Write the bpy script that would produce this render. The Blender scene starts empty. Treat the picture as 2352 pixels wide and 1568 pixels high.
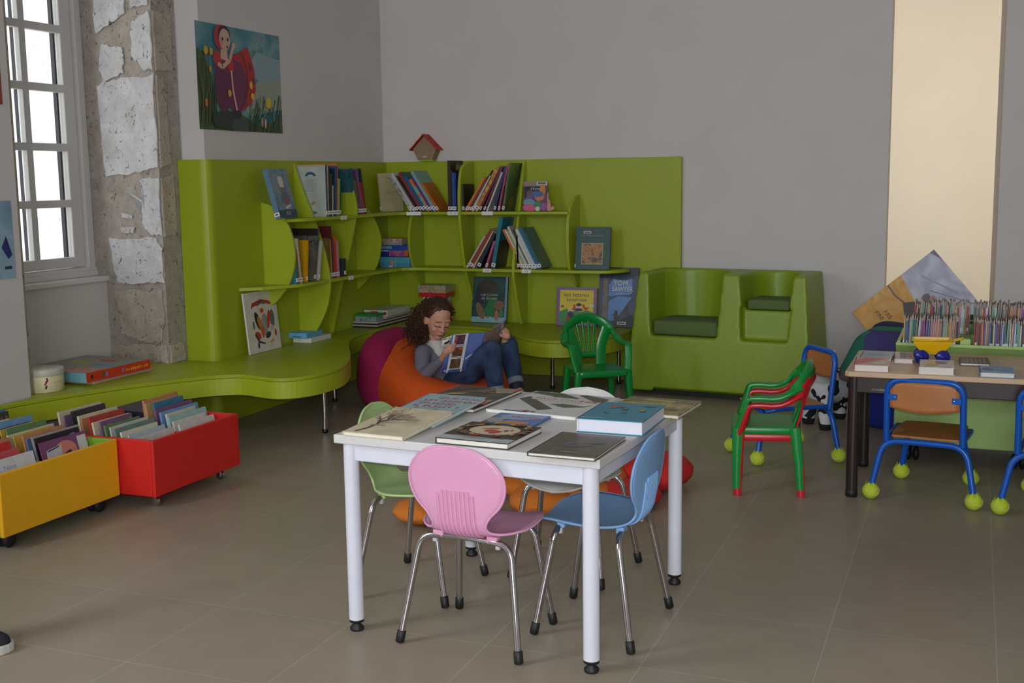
import bpy, bmesh, math, random
from mathutils import Vector as V, Matrix as M, noise as mnoise
random.seed(7)
SC = bpy.context.scene
COL = SC.collection
PI = math.pi
def R(d): return math.radians(d)

# ------------------------------------------------------------------ materials
def lin(c):
    def f(x):
        x = x/255.0
        return x/12.92 if x <= .04045 else ((x+.055)/1.055)**2.4
    return (f(c[0]), f(c[1]), f(c[2]), 1.0)
MATS = {}
def _base(key):
    m = bpy.data.materials.new(key); m.use_nodes = True
    nt = m.node_tree; b = nt.nodes['Principled BSDF']
    return m, nt, b
def mat(c, rough=.5, metal=0.0, var=.05, scale=30.0, bump=0.0, spec=.5, coat=0.0):
    """plain painted / plastic / cloth surface with a slight noise variation"""
    key = ('m', tuple(c), rough, metal, var, scale, bump, spec, coat)
    if key in MATS: return MATS[key]
    m, nt, b = _base('paint_%d_%d_%d' % tuple(int(x) for x in c[:3]))
    L = lin(c)
    tc = nt.nodes.new('ShaderNodeTexCoord')
    nz = nt.nodes.new('ShaderNodeTexNoise'); nz.inputs['Scale'].default_value = scale; nz.inputs['Detail'].default_value = 3
    nt.links.new(tc.outputs['Object'], nz.inputs['Vector'])
    rp = nt.nodes.new('ShaderNodeValToRGB')
    rp.color_ramp.elements[0].position = .3; rp.color_ramp.elements[1].position = .7
    rp.color_ramp.elements[0].color = tuple(x*(1-var) for x in L[:3])+(1,)
    rp.color_ramp.elements[1].color = tuple(min(1, x*(1+var)) for x in L[:3])+(1,)
    nt.links.new(nz.outputs['Fac'], rp.inputs['Fac'])
    nt.links.new(rp.outputs['Color'], b.inputs['Base Color'])
    b.inputs['Roughness'].default_value = rough; b.inputs['Metallic'].default_value = metal
    b.inputs['Specular IOR Level'].default_value = spec
    b.inputs['Coat Weight'].default_value = coat
    if bump:
        bp = nt.nodes.new('ShaderNodeBump'); bp.inputs['Strength'].default_value = bump; bp.inputs['Distance'].default_value = .004
        nt.links.new(nz.outputs['Fac'], bp.inputs['Height']); nt.links.new(bp.outputs['Normal'], b.inputs['Normal'])
    MATS[key] = m
    return m
def mottle(cols, scale=14.0, rough=.35, detail=4.0, dist=.6, hard=False, stretch=None):
    """printed picture: patches of several colours"""
    key = ('mot', tuple(map(tuple, cols)), scale, rough, detail, dist, hard, stretch)
    if key in MATS: return MATS[key]
    m, nt, b = _base('print_%d_%d_%d' % tuple(int(x) for x in cols[0]))
    tc = nt.nodes.new('ShaderNodeTexCoord')
    nz = nt.nodes.new('ShaderNodeTexNoise'); nz.inputs['Scale'].default_value = scale
    nz.inputs['Detail'].default_value = detail; nz.inputs['Distortion'].default_value = dist
    if stretch:
        mp = nt.nodes.new('ShaderNodeMapping'); mp.inputs['Scale'].default_value = stretch
        nt.links.new(tc.outputs['Object'], mp.inputs['Vector']); nt.links.new(mp.outputs['Vector'], nz.inputs['Vector'])
    else:
        nt.links.new(tc.outputs['Object'], nz.inputs['Vector'])
    rp = nt.nodes.new('ShaderNodeValToRGB'); cr = rp.color_ramp
    if hard: cr.interpolation = 'CONSTANT'
    n = len(cols)
    while len(cr.elements) < n: cr.elements.new(.5)
    for i, c in enumerate(cols):
        cr.elements[i].position = .28+.44*(i/max(1, n-1)); cr.elements[i].color = lin(c)
    nt.links.new(nz.outputs['Fac'], rp.inputs['Fac']); nt.links.new(rp.outputs['Color'], b.inputs['Base Color'])
    b.inputs['Roughness'].default_value = rough
    MATS[key] = m
    return m
CHROME = mat((205, 203, 206), .12, 1.0, .02, 20)
STEEL = mat((170, 170, 172), .3, 1.0, .02, 20)
RUBBER = mat((22, 22, 24), .55, 0, .1, 60)
WHITEP = mat((228, 228, 226), .6)
PAGES = mat((226, 222, 210), .8, 0, .06, 90)
STICK = mat((232, 232, 230), .5, 0, .02, 50)

# ------------------------------------------------------------------ mesh builder
def frame(o, x, y, z):
    return M(((x[0], y[0], z[0], o[0]), (x[1], y[1], z[1], o[1]), (x[2], y[2], z[2], o[2]), (0, 0, 0, 1)))
def T(x=0, y=0, z=0): return M.Translation((x, y, z))
def RX(d): return M.Rotation(R(d), 4, 'X')
def RY(d): return M.Rotation(R(d), 4, 'Y')
def RZ(d): return M.Rotation(R(d), 4, 'Z')
def catmull(pts, n=6, closed=False):
    pts = [V(p) for p in pts]; N = len(pts); out = []
    rng = range(N) if closed else range(N-1)
    for i in rng:
        if closed: p0, p1, p2, p3 = pts[i-1], pts[i], pts[(i+1) % N], pts[(i+2) % N]
        else:
            p1, p2 = pts[i], pts[i+1]
            p0 = pts[i-1] if i > 0 else p1*2-p2
            p3 = pts[i+2] if i+2 < N else p2*2-p1
        for k in range(n):
            t = k/n
            out.append(.5*((2*p1)+(-p0+p2)*t+(2*p0-5*p1+4*p2-p3)*t*t+(-p0+3*p1-3*p2+p3)*t**3))
    if not closed: out.append(pts[-1].copy())
    return out
def fillet(pts, r, n=5):
    """polyline with rounded corners"""
    pts = [V(p) for p in pts]; out = [pts[0]]
    for i in range(1, len(pts)-1):
        a, b, c = pts[i-1], pts[i], pts[i+1]
        d1 = (a-b); d2 = (c-b); rr = min(r, d1.length*.48, d2.length*.48)
        p1 = b+d1.normalized()*rr; p2 = b+d2.normalized()*rr
        for k in range(n+1):
            t = k/n; out.append(p1*(1-t)**2+b*2*t*(1-t)+p2*t*t)
    out.append(pts[-1]); return out
class B:
    def __init__(s): s.bm = bmesh.new(); s.mats = []
    def mi(s, m):
        if m not in s.mats: s.mats.append(m)
        return s.mats.index(m)
    def add(s, vs, fs, m, smooth=False, mtx=None):
        i = s.mi(m)
        vv = [s.bm.verts.new(mtx @ V(v) if mtx else V(v)) for v in vs]
        for f in fs:
            try:
                fc = s.bm.faces.new([vv[k] for k in f]); fc.material_index = i; fc.smooth = smooth
            except ValueError: pass
        return vv
    def merge(s, bm2, m, smooth=False, mtx=None):
        bm2.verts.ensure_lookup_table(); bm2.verts.index_update()
        s.add([v.co.copy() for v in bm2.verts], [[v.index for v in f.verts] for f in bm2.faces], m, smooth, mtx); bm2.free()
    def box(s, c, size, m, bev=0, mtx=None, seg=2):
        t = bmesh.new(); bmesh.ops.create_cube(t, size=1)
        for v in t.verts: v.co = V((v.co.x*size[0], v.co.y*size[1], v.co.z*size[2]))+V(c)
        if bev: bmesh.ops.bevel(t, geom=t.edges[:], offset=bev, segments=seg, affect='EDGES', profile=.5)
        s.merge(t, m, False, mtx); return s
    def box2(s, a, b, m, bev=0, mtx=None):
        return s.box([(a[i]+b[i])/2 for i in range(3)], [abs(b[i]-a[i]) for i in range(3)], m, bev, mtx)
    def lathe(s, prof, m, n=24, mtx=None, smooth=True):
        vs = []; fs = []
        for r, z in prof:
            for k in range(n): vs.append((r*math.cos(2*PI*k/n), r*math.sin(2*PI*k/n), z))
        for j in range(len(prof)-1):
            for k in range(n): fs.append((j*n+k, j*n+(k+1) % n, (j+1)*n+(k+1) % n, (j+1)*n+k))
        s.add(vs, fs, m, smooth, mtx)
        for j, fl in ((0, True), (len(prof)-1, False)):
            if prof[j][0] > 1e-5:
                ring = [vs[j*n+k] for k in range(n)]
                s.add(ring, [tuple(range(n))[::-1] if fl else tuple(range(n))], m, False, mtx)
        return s
    def cyl(s, a, b, r, m, n=16, r2=None):
        a, b = V(a), V(b); d = b-a; q = d.to_track_quat('Z', 'Y').to_matrix().to_4x4(); q.translation = a
        return s.lathe([(r, 0), (r if r2 is None else r2, d.length)], m, n, q)
    def tube(s, pts, r, m, n=10, closed=False, sy=1.0, up=None):
        """sweep; r is a number or a list; sy flattens the section along the binormal"""
        pts = [V(p) for p in pts]; N = len(pts); vs = []; fs = []
        tang = []
        for i in range(N):
            if closed: t = pts[(i+1) % N]-pts[i-1]
            else: t = pts[min(i+1, N-1)]-pts[max(i-1, 0)]
            tang.append(t.normalized() if t.length > 1e-9 else V((0, 0, 1)))
        u = V(up) if up else (V((0, 0, 1)) if abs(tang[0].z) < .9 else V((1, 0, 0)))
        for i in range(N):
            t = tang[i]; w = (V(up) if up else u); w = w-t*w.dot(t)
            if w.length < 1e-6: w = u-t*u.dot(t)
            w.normalize(); u = w; b = t.cross(w); rr = r[i] if isinstance(r, (list, tuple)) else r
            if isinstance(rr, (list, tuple)): ra, rb = rr
            else: ra, rb = rr, rr*sy
            for k in range(n):
                a = 2*PI*k/n; vs.append(pts[i]+w*(math.cos(a)*ra)+b*(math.sin(a)*rb))
        rng = N if closed else N-1
        for i in range(rng):
            j = (i+1) % N
            for k in range(n): fs.append((i*n+k, i*n+(k+1) % n, j*n+(k+1) % n, j*n+k))
        s.add(vs, fs, m, True)
        if not closed:
            s.add(vs[:n], [tuple(range(n))[::-1]], m); s.add(vs[-n:], [tuple(range(n))], m)
        return s
    def bar(s, pts, sect, m, up=(0, 0, 1), bev=.25):
        """sweep of a rounded rectangle; sect = list of (half along up, half across) or one pair"""
        pts = [V(p) for p in pts]; N = len(pts); vs = []; fs = []; n = 8
        for i in range(N):
            t = (pts[min(i+1, N-1)]-pts[max(i-1, 0)]).normalized()
            u = V(up[i]) if isinstance(up, list) else V(up); w = u-t*u.dot(t)
            if w.length < 1e-4: w = V((0, 1, 0))-t*t.y
            w.normalize(); b = t.cross(w)
            a, c = sect[i] if isinstance(sect, list) else sect
            e = min(a, c)*bev
            for p, q in ((a, c-e), (a, -c+e), (a-e, -c), (-a+e, -c), (-a, -c+e), (-a, c-e), (-a+e, c), (a-e, c)):
                vs.append(pts[i]+w*p+b*q)
        for i in range(N-1):
            for k in range(n): fs.append((i*n+k, i*n+(k+1) % n, (i+1)*n+(k+1) % n, (i+1)*n+k))
        s.add(vs, fs, m, True); s.add(vs[:n], [tuple(range(n))[::-1]], m); s.add(vs[-n:], [tuple(range(n))], m)
        return s
    def prism(s, poly, z0, z1, m, mtx=None, bev=0, smooth=False):
        n = len(poly); t = bmesh.new()
        lo = [t.verts.new((p[0], p[1], z0)) for p in poly]; hi = [t.verts.new((p[0], p[1], z1)) for p in poly]
        t.faces.new(lo[::-1]); t.faces.new(hi)
        for k in range(n): t.faces.new((lo[k], lo[(k+1) % n], hi[(k+1) % n], hi[k]))
        bmesh.ops.recalc_face_normals(t, faces=t.faces[:])
        if bev: bmesh.ops.bevel(t, geom=[e for e in t.edges if abs(e.verts[0].co.z-e.verts[1].co.z) < 1e-6], offset=bev, segments=2, affect='EDGES', profile=.5)
        s.merge(t, m, smooth, mtx); return s
    def ell(s, c, r, m, mtx=None, nu=20, nv=12, pw=1.0):
        vs = []; fs = []
        def sp(x): return math.copysign(abs(x)**pw, x)
        for j in range(nv+1):
            th = PI*j/nv
            for k in range(nu):
                ph = 2*PI*k/nu
                vs.append((c[0]+r[0]*sp(math.sin(th))*sp(math.cos(ph)), c[1]+r[1]*sp(math.sin(th))*sp(math.sin(ph)), c[2]+r[2]*sp(math.cos(th))))
        for j in range(nv):
            for k in range(nu): fs.append((j*nu+k, (j+1)*nu+k, (j+1)*nu+(k+1) % nu, j*nu+(k+1) % nu))
        s.add(vs, fs, m, True, mtx); return s
    def text(s, body, size, m, mtx, align='LEFT', sx=1.0, depth=0.0):
        cu = bpy.data.curves.new('lettering', 'FONT'); cu.body = body; cu.size = size; cu.align_x = align; cu.extrude = depth
        cu.resolution_u = 3
        o = bpy.data.objects.new('lettering', cu); me = o.to_mesh()
        s.add([(v.co.x*sx, v.co.y, v.co.z) for v in me.vertices], [tuple(p.vertices) for p in me.polygons], m, False, mtx)
        o.to_mesh_clear(); bpy.data.objects.remove(o); bpy.data.curves.remove(cu)
        return s
    def build(s, name, parent=None, dbl=False, recalc=False):
        if dbl: bmesh.ops.remove_doubles(s.bm, verts=s.bm.verts[:], dist=1e-5)
        if recalc: bmesh.ops.recalc_face_normals(s.bm, faces=s.bm.faces[:])
        me = bpy.data.meshes.new(name); s.bm.to_mesh(me); s.bm.free()
        for m in s.mats: me.materials.append(m)
        o = bpy.data.objects.new(name, me); COL.objects.link(o)
        if parent: o.parent = parent
        return o
def tag(o, label=None, cat=None, group=None, kind=None):
    if label: o['label'] = label
    if cat: o['category'] = cat
    if group: o['group'] = group
    if kind: o['kind'] = kind
    return o
def thing(name, label, cat, loc=(0, 0, 0), rz=0, group=None, mtx=None):
    o = bpy.data.objects.new(name, None); COL.objects.link(o); o.empty_display_size = .05
    if mtx is not None: o.matrix_world = mtx
    else: o.location = loc; o.rotation_euler = (0, 0, R(rz))
    return tag(o, label, cat, group)
def struct(name, b, parent=None, label=None, cat=None):
    o = b.build(name, parent)
    if not parent: tag(o, label, cat, None, 'structure')
    return o
def copy_tree(src, label=None, mtx=None):
    r = src.copy(); COL.objects.link(r)
    if label: r['label'] = label
    if mtx is not None: r.matrix_world = mtx
    for ch in src.children:
        c = ch.copy(); COL.objects.link(c); c.parent = r
        for g in ch.children:
            d = g.copy(); COL.objects.link(d); d.parent = c
    return r
def remesh(b, name, parent, voxel, smooth=4, mats=None, colorfn=None, fac=.5):
    """fuse overlapping shapes of builder b into ONE continuous skin"""
    tmp = b.build('tmp_skin')
    md = tmp.modifiers.new('r', 'REMESH'); md.mode = 'VOXEL'; md.voxel_size = voxel; md.use_smooth_shade = True
    if smooth:
        ms = tmp.modifiers.new('s', 'SMOOTH'); ms.iterations = smooth; ms.factor = fac
    dg = bpy.context.evaluated_depsgraph_get()
    me = bpy.data.meshes.new_from_object(tmp.evaluated_get(dg))
    me.name = name; me.materials.clear()
    bpy.data.objects.remove(tmp)
    for m in mats: me.materials.append(m)
    for p in me.polygons:
        p.use_smooth = True
        p.material_index = colorfn(p.center, p.normal) if colorfn else 0
    o = bpy.data.objects.new(name, me); COL.objects.link(o)
    if parent: o.parent = parent
    return o
def capsule(b, p, q, r1, r2, m, n=14):
    """tapered limb with round ends"""
    p, q = V(p), V(q); d = q-p; L = d.length
    mt = d.to_track_quat('Z', 'Y').to_matrix().to_4x4(); mt.translation = p
    pr = [(1e-4, -r1)]
    for k in range(1, 6): a = PI/2*(1-k/6); pr.append((r1*math.cos(a), -r1*math.sin(a)))
    pr += [(r1, 0), (r2, L)]
    for k in range(1, 6): a = PI/2*k/6; pr.append((r2*math.cos(a), L+r2*math.sin(a)))
    pr.append((1e-4, L+r2))
    b.lathe(pr, m, n, mt)
def scrib(x, y, w, h, col, n=8, slant=.0):
    """a line of lettering too blurred to read: a row of uneven strokes"""
    out = []; q = random.Random(int(1000*(x+7*y+13*w)))
    for k in range(n):
        x0 = x+w*k/n; ww = w/n*q.uniform(.45, .8); hh = h*q.uniform(.6, 1)
        out.append(('p', [(x0, y), (x0+ww, y+h*.1*q.random()), (x0+ww*1.05+slant*hh, y+hh), (x0+ww*.15+slant*hh, y+hh*.92)], col))
    return out
# flat printed artwork on a cover: shapes in 0..1 of a w x h sheet
def art_mesh(shapes, w, h, mtx, base=None, lift=.0004):
    b = B(); k = 0
    def put(poly, m):
        nonlocal k
        z = lift+.00012*k; k += 1
        b.add([(min(1, max(0, p[0]))*w, min(1, max(0, p[1]))*h, z) for p in poly], [tuple(range(len(poly)))], m, False, mtx)
    if base is not None: put([(0, 0), (1, 0), (1, 1), (0, 1)], base)
    for s in shapes:
        t = s[0]; m = s[-1] if not isinstance(s[-1], tuple) else mat(s[-1], .4)
        if t == 'r': put([(s[1], s[2]), (s[3], s[2]), (s[3], s[4]), (s[1], s[4])], m)
        elif t == 'p': put(s[1], m)
        elif t == 'e':
            rot = s[5] if len(s) > 6 else 0
            c, sn = math.cos(R(rot)), math.sin(R(rot)); q = []
            for a in range(22):
                x, y = s[3]*w*math.cos(2*PI*a/22), s[4]*h*math.sin(2*PI*a/22)
                q.append((s[1]+(x*c-y*sn)/w, s[2]+(x*sn+y*c)/h))
            put(q, m)
        elif t == 'l':   # polyline stroke: points, width as share of w
            for (x0, y0), (x1, y1) in zip(s[1][:-1], s[1][1:]):
                d = V(((x1-x0)*w, (y1-y0)*h)); L = d.length
                if L < 1e-6: continue
                nx, ny = -d.y/L*s[2]*w/2, d.x/L*s[2]*w/2
                put([(x0+nx/w, y0+ny/h), (x0-nx/w, y0-ny/h), (x1-nx/w, y1-ny/h), (x1+nx/w, y1+ny/h)], m); k -= 1
            k += 1
        elif t == 't':   # text: string, x, y, size (share of h), align
            z = lift+.00012*k; k += 1
            sx = s[6] if len(s) > 7 else 1.0
            b.text(s[1], s[4]*h, m, mtx @ T(s[2]*w, s[3]*h, z), s[5], sx)
    return b
# ------------------------------------------------------------------ camera
cam_d = bpy.data.cameras.new('camera'); cam = bpy.data.objects.new('camera', cam_d); COL.objects.link(cam); SC.camera = cam
cam_d.sensor_width = 36.0; cam_d.lens = 36.0*2663/2352; cam_d.clip_start = .05; cam_d.clip_end = 100
_y, _p, _r = -.3786, .1394, -.0136
_f = V((math.sin(_y)*math.cos(_p), math.cos(_y)*math.cos(_p), -math.sin(_p)))
_rt = V((math.cos(_y), -math.sin(_y), 0)); _up = _rt.cross(_f)
_r2 = _rt*math.cos(_r)+_up*math.sin(_r); _u2 = -_rt*math.sin(_r)+_up*math.cos(_r)
cam.matrix_world = frame((0, 0, 1.316), _r2, _u2, -_f)

def cv(pts, n=5): return [(p.x, p.y) for p in catmull([(a, c, 0) for a, c in pts], n)]
# ------------------------------------------------------------------ setting materials
def floor_mat():
    m, nt, b = _base('floor_tiles')
    tc = nt.nodes.new('ShaderNodeTexCoord'); mp = nt.nodes.new('ShaderNodeMapping')
    mp.inputs['Location'].default_value = (-.105, -.2045, 0)
    nt.links.new(tc.outputs['Object'], mp.inputs['Vector'])
    bk = nt.nodes.new('ShaderNodeTexBrick'); bk.offset = 0; bk.squash = 1
    bk.inputs['Scale'].default_value = 1; bk.inputs['Brick Width'].default_value = .45; bk.inputs['Row Height'].default_value = .45
    bk.inputs['Mortar Size'].default_value = .0016; bk.inputs['Mortar Smooth'].default_value = .2; bk.inputs['Bias'].default_value = 0
    bk.inputs['Color1'].default_value = lin((154, 142, 124)); bk.inputs['Color2'].default_value = lin((159, 147, 128))
    bk.inputs['Mortar'].default_value = lin((176, 168, 152))
    nt.links.new(mp.outputs['Vector'], bk.inputs['Vector'])
    nz = nt.nodes.new('ShaderNodeTexNoise'); nz.inputs['Scale'].default_value = 7; nz.inputs['Detail'].default_value = 8
    nt.links.new(tc.outputs['Object'], nz.inputs['Vector'])
    mx = nt.nodes.new('ShaderNodeMixRGB'); mx.blend_type = 'MULTIPLY'; mx.inputs['Fac'].default_value = .35
    rp = nt.nodes.new('ShaderNodeValToRGB'); rp.color_ramp.elements[0].position = .3; rp.color_ramp.elements[1].position = .75
    rp.color_ramp.elements[0].color = (.72, .72, .72, 1); rp.color_ramp.elements[1].color = (1, 1, 1, 1)
    nt.links.new(nz.outputs['Fac'], rp.inputs['Fac'])
    nt.links.new(bk.outputs['Color'], mx.inputs['Color1']); nt.links.new(rp.outputs['Color'], mx.inputs['Color2'])
    nt.links.new(mx.outputs['Color'], b.inputs['Base Color'])
    b.inputs['Roughness'].default_value = .38; b.inputs['Specular IOR Level'].default_value = .4
    return m
def stone_mat(a, bcol, pit, scale=9):
    m, nt, b = _base('stone_%d' % a[0])
    tc = nt.nodes.new('ShaderNodeTexCoord')
    n1 = nt.nodes.new('ShaderNodeTexNoise'); n1.inputs['Scale'].default_value = scale; n1.inputs['Detail'].default_value = 8; n1.inputs['Roughness'].default_value = .65
    n2 = nt.nodes.new('ShaderNodeTexNoise'); n2.inputs['Scale'].default_value = 34; n2.inputs['Detail'].default_value = 5; n2.inputs['Distortion'].default_value = 1.2
    for n in (n1, n2): nt.links.new(tc.outputs['Object'], n.inputs['Vector'])
    r1 = nt.nodes.new('ShaderNodeValToRGB'); r1.color_ramp.elements[0].position = .35; r1.color_ramp.elements[1].position = .65
    r1.color_ramp.elements[0].color = lin(bcol); r1.color_ramp.elements[1].color = lin(a)
    r2 = nt.nodes.new('ShaderNodeValToRGB'); r2.color_ramp.elements[0].position = .30; r2.color_ramp.elements[1].position = .40
    r2.color_ramp.elements[0].color = lin(pit); r2.color_ramp.elements[1].color = (1, 1, 1, 1)
    mx = nt.nodes.new('ShaderNodeMixRGB'); mx.blend_type = 'MULTIPLY'; mx.inputs['Fac'].default_value = .8
    nt.links.new(n1.outputs['Fac'], r1.inputs['Fac']); nt.links.new(n2.outputs['Fac'], r2.inputs['Fac'])
    nt.links.new(r1.outputs['Color'], mx.inputs['Color1']); nt.links.new(r2.outputs['Color'], mx.inputs['Color2'])
    nt.links.new(mx.outputs['Color'], b.inputs['Base Color']); b.inputs['Roughness'].default_value = .95
    bp = nt.nodes.new('ShaderNodeBump'); bp.inputs['Strength'].default_value = .5; bp.inputs['Distance'].default_value = .01
    nt.links.new(n2.outputs['Fac'], bp.inputs['Height']); nt.links.new(bp.outputs['Normal'], b.inputs['Normal'])
    return m
WALL = mat((208, 203, 200), .75, 0, .02, 3)
CREAM = mat((222, 214, 198), .75, 0, .02, 3)
TRIM = mat((212, 210, 208), .45, 0, .02, 6)
STONE = stone_mat((214, 212, 214), (190, 186, 184), (95, 82, 72))
STONEB = stone_mat((190, 180, 164), (168, 157, 142), (110, 95, 80))
MORTAR = stone_mat((176, 166, 156), (156, 145, 136), (130, 118, 108), 14)

# ------------------------------------------------------------------ floor, ceiling, walls
b = B(); b.box2((-4.75, -3.6, -.05), (4.7, 9.2, 0), floor_mat()); struct('floor', b)
b = B(); b.box2((-4.75, -3.6, 3.5), (4.7, 9.2, 3.6), WALL); struct('ceiling', b)
b = B(); b.prism([(-4.75, 7.28), (-.482, 7.28), (-.496, 7.64), (-4.75, 7.64)], 0, 3.5, WALL); struct('wall_back', b)
b = B(); b.box2((-2.9, 9.1, 0), (2.7, 9.2, 3.5), CREAM); struct('wall_next_room', b)
b = B(); b.box2((-2.9, 7.64, 0), (-2.8, 9.1, 3.5), CREAM); struct('wall_next_room_left', b)
b = B(); b.box2((2.6, 7.64, 0), (2.7, 9.1, 3.5), CREAM); struct('wall_next_room_right', b)
b = B(); b.prism([(.13, 7.28), (4.7, 7.28), (4.7, 7.64), (.108, 7.64)], 0, 3.5, WALL); struct('wall_back_right', b)
b = B(); b.prism([(-3.84, 5.24), (-3.84, 7.28), (-4.75, 7.28), (-4.75, 5.24)], 0, 3.5, WALL); struct('wall_left', b)
b = B(); b.box2((-4.75, -3.6, 0), (-4.0, 4.06, 3.5), WALL)
b.prism([(-4.0, 4.06), (-4.46, 4.06), (-4.46, 4.12), (-4.2, 4.105), (-4.012, 4.085)], 0, 3.5, STONEB); struct('wall_left_front', b)
b = B(); b.box2((-4.75, -3.7, 0), (4.7, -3.6, 3.5), WALL); struct('wall_rear', b)
b = B(); b.box2((4.6, -3.6, 0), (4.7, 7.28, 3.5), WALL); struct('wall_right', b)

# rough stone pier beside the window
b = B(); b.prism([(-3.988, 5.235), (-3.988, 5.045), (-4.47, 5.15), (-4.75, 5.17), (-4.75, 5.235)], 0, 3.5, MORTAR)
A0 = V((-3.985, 5.04, 0)); AD = V((-4.5, 5.15, 0))-A0; AL = AD.length; AD.normalize(); AN = V((AD.y, -AD.x, 0))
if AN.y > 0: AN = -AN
FR = frame(A0, AD, (0, 0, 1), AN); FS = frame((-3.985, 5.045, 0), (0, 1, 0), (0, 0, 1), (1, 0, 0))
rv = [  # outlines (distance from the room edge, height) of the stones on the reveal
 [(.42, 1.86), (.245, 1.90), (.235, 1.97), (.24, 2.03), (.41, 2.06), (.44, 1.95)],
 [(.165, 2.15), (.01, 2.20), (.006, 1.90), (.08, 1.905), (.165, 1.98)],
 [(.47, 1.88-.03), (.3, 1.87), (.006, 1.875), (.004, 1.40), (.15, 1.375), (.44, 1.355), (.46, 1.6)],
 [(.115, 1.352), (.008, 1.34), (.004, 1.04), (.10, 1.045), (.155, 1.10), (.155, 1.20), (.13, 1.235), (.16, 1.33)],
 [(.34, 1.085), (.22, 1.088), (.235, 1.05), (.335, 1.05)], [(.33, 1.165), (.235, 1.15), (.24, 1.128), (.32, 1.132)],
 [(.44, 1.02), (.06, 1.03), (.012, .98), (.01, .79), (.3, .775), (.40, .78)],
 [(.42, .735), (.03, .75), (.02, .60), (.06, .47), (.2, .46), (.38, .50)],
 [(.42, .425), (.25, .445), (.02, .455), (.004, .357), (.42, .357)],
 [(.17, 2.45), (.02, 2.45), (.02, 2.235), (.16, 2.225)], [(.46, 2.42), (.2, 2.46), (.2, 2.2), (.46, 2.12)]]
for i, o in enumerate(rv):
    pts = []; jt = .0015 if i in (4, 5) else .007
    for a, c in zip(o, o[1:]+o[:1]):
        for k in range(7):
            t = k/7; pts.append((a[0]+(c[0]-a[0])*t+random.uniform(-jt, jt), a[1]+(c[1]-a[1])*t+random.uniform(-jt, jt)))
    pts = cv(pts+[pts[0]], 2)[:-1]
    b.prism(pts, -.004, .004, STONEB if i in (7, 8) else STONE, FR, .004)
for o in ([(.004, 2.2), (.15, 2.2), (.15, 1.9), (.004, 1.9)], [(.01, 1.88), (.07, 1.865), (.10, 1.42), (.006, 1.40)], [(.004, 1.345), (.11, 1.36), (.115, 1.04), (.004, 1.03)], [(.006, .455), (.12, .455), (.13, .36), (.004, .357)]):
    pts = []
    for a, c in zip(o, o[1:]+o[:1]):
        for k in range(4):
            t = k/4; pts.append((a[0]+(c[0]-a[0])*t+random.uniform(-.004, .004), a[1]+(c[1]-a[1])*t+random.uniform(-.005, .005)))
    b.prism(pts, -.006, .006, STONEB, FS, .004)
struct('wall_left_stone', b)

# wall below the window and its ledge
b = B(); b.box2((-4.75, 4.06, 0), (-4.47, 5.15, .79), WALL); struct('wall_left_low', b)
b = B(); b.box2((-4.62, 4.1, .785), (-4.445, 5.15, .815), TRIM, .006); b.box2((-4.6, 4.1, .815), (-4.52, 5.15, .845), TRIM, .004); struct('trim_1', b)
b = B(); b.box2((-4.75, 4.06, 3.0), (-4.4, 5.17, 3.5), WALL); struct('wall_left_top', b)

# window: painted casement with small panes
def glass_mat():
    m = bpy.data.materials.new('window_glass'); m.use_nodes = True; nt = m.node_tree; nt.nodes.clear()
    o = nt.nodes.new('ShaderNodeOutputMaterial'); mx = nt.nodes.new('ShaderNodeMixShader'); t = nt.nodes.new('ShaderNodeBsdfTransparent'); g = nt.nodes.new('ShaderNodeBsdfGlossy')
    g.inputs['Roughness'].default_value = .02; t.inputs['Color'].default_value = (.97, .98, .97, 1)
    lw = nt.nodes.new('ShaderNodeLayerWeight'); lw.inputs['Blend'].default_value = .12
    nt.links.new(lw.outputs['Fresnel'], mx.inputs[0]); nt.links.new(t.outputs[0], mx.inputs[1]); nt.links.new(g.outputs[0], mx.inputs[2]); nt.links.new(mx.outputs[0], o.inputs['Surface'])
    return m
GLASS = glass_mat()
win = bpy.data.objects.new('window_1', None); COL.objects.link(win); win.location = (-4.58, 4.6, .84); tag(win, kind='structure')
def wb(a, c): return (a[0]+4.58, a[1]-4.6, a[2]-.84), (c[0]+4.58, c[1]-4.6, c[2]-.84)
b = B()
for a, c in (((-4.62, 5.10, .84), (-4.54, 5.155, 3.0)), ((-4.62, 4.06, .84), (-4.54, 4.10, 3.0)), ((-4.62, 4.06, 2.95), (-4.541, 5.154, 2.999)), ((-4.62, 4.061, .838), (-4.53, 5.154, .865))):
    b.box2(*wb(a, c), TRIM, .006)
b.build('window_frame', win)
BARSHADE = mat((24, 22, 34), .6)  # shaded sides of the upright bars, their darkness put into the colour
def sash(y0, y1):
    b = B(); x0, x1 = -4.605, -4.56
    for a, c in (((x0, y0, .868), (x1, y0+.075, 2.95)), ((x0, y1-.08, .868), (x1, y1, 2.95)), ((x0+.001, y0+.002, .869), (x1-.0012, y1-.002, .925)), ((x0+.001, y0+.002, 2.88), (x1-.0012, y1-.002, 2.949))):
        b.box2(*wb(a, c), TRIM, .005)
    ym = (y0+y1)/2
    b.box2(*wb((x0-.022, y1-.09, .9), (x0+.003, y1-.05, 2.9)), BARSHADE, .002)
    b.box2(*wb((x0+.004, ym-.021, .9), (x1, ym+.021, 2.9)), TRIM, .004); b.box2(*wb((x0-.022, ym-.018, .9), (x0+.003, ym+.018, 2.9)), BARSHADE, .002)
    for z in (1.215, 1.515, 1.825, 2.135, 2.45, 2.76): b.box2(*wb((x0+.004, y0+.05, z-.02), (x1+.002, y1-.05, z+.02)), TRIM, .004); b.box2(*wb((x0-.02, y0+.05, z-.012), (x0+.0035, y1-.05, z+.012)), TRIM, .002)
    o = b.build('window_sash', win)
    g = B(); g.box2(*wb((-4.592, y0+.05, .9), (-4.588, y1-.05, 2.9)), GLASS); g.build('window_pane', o)
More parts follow.
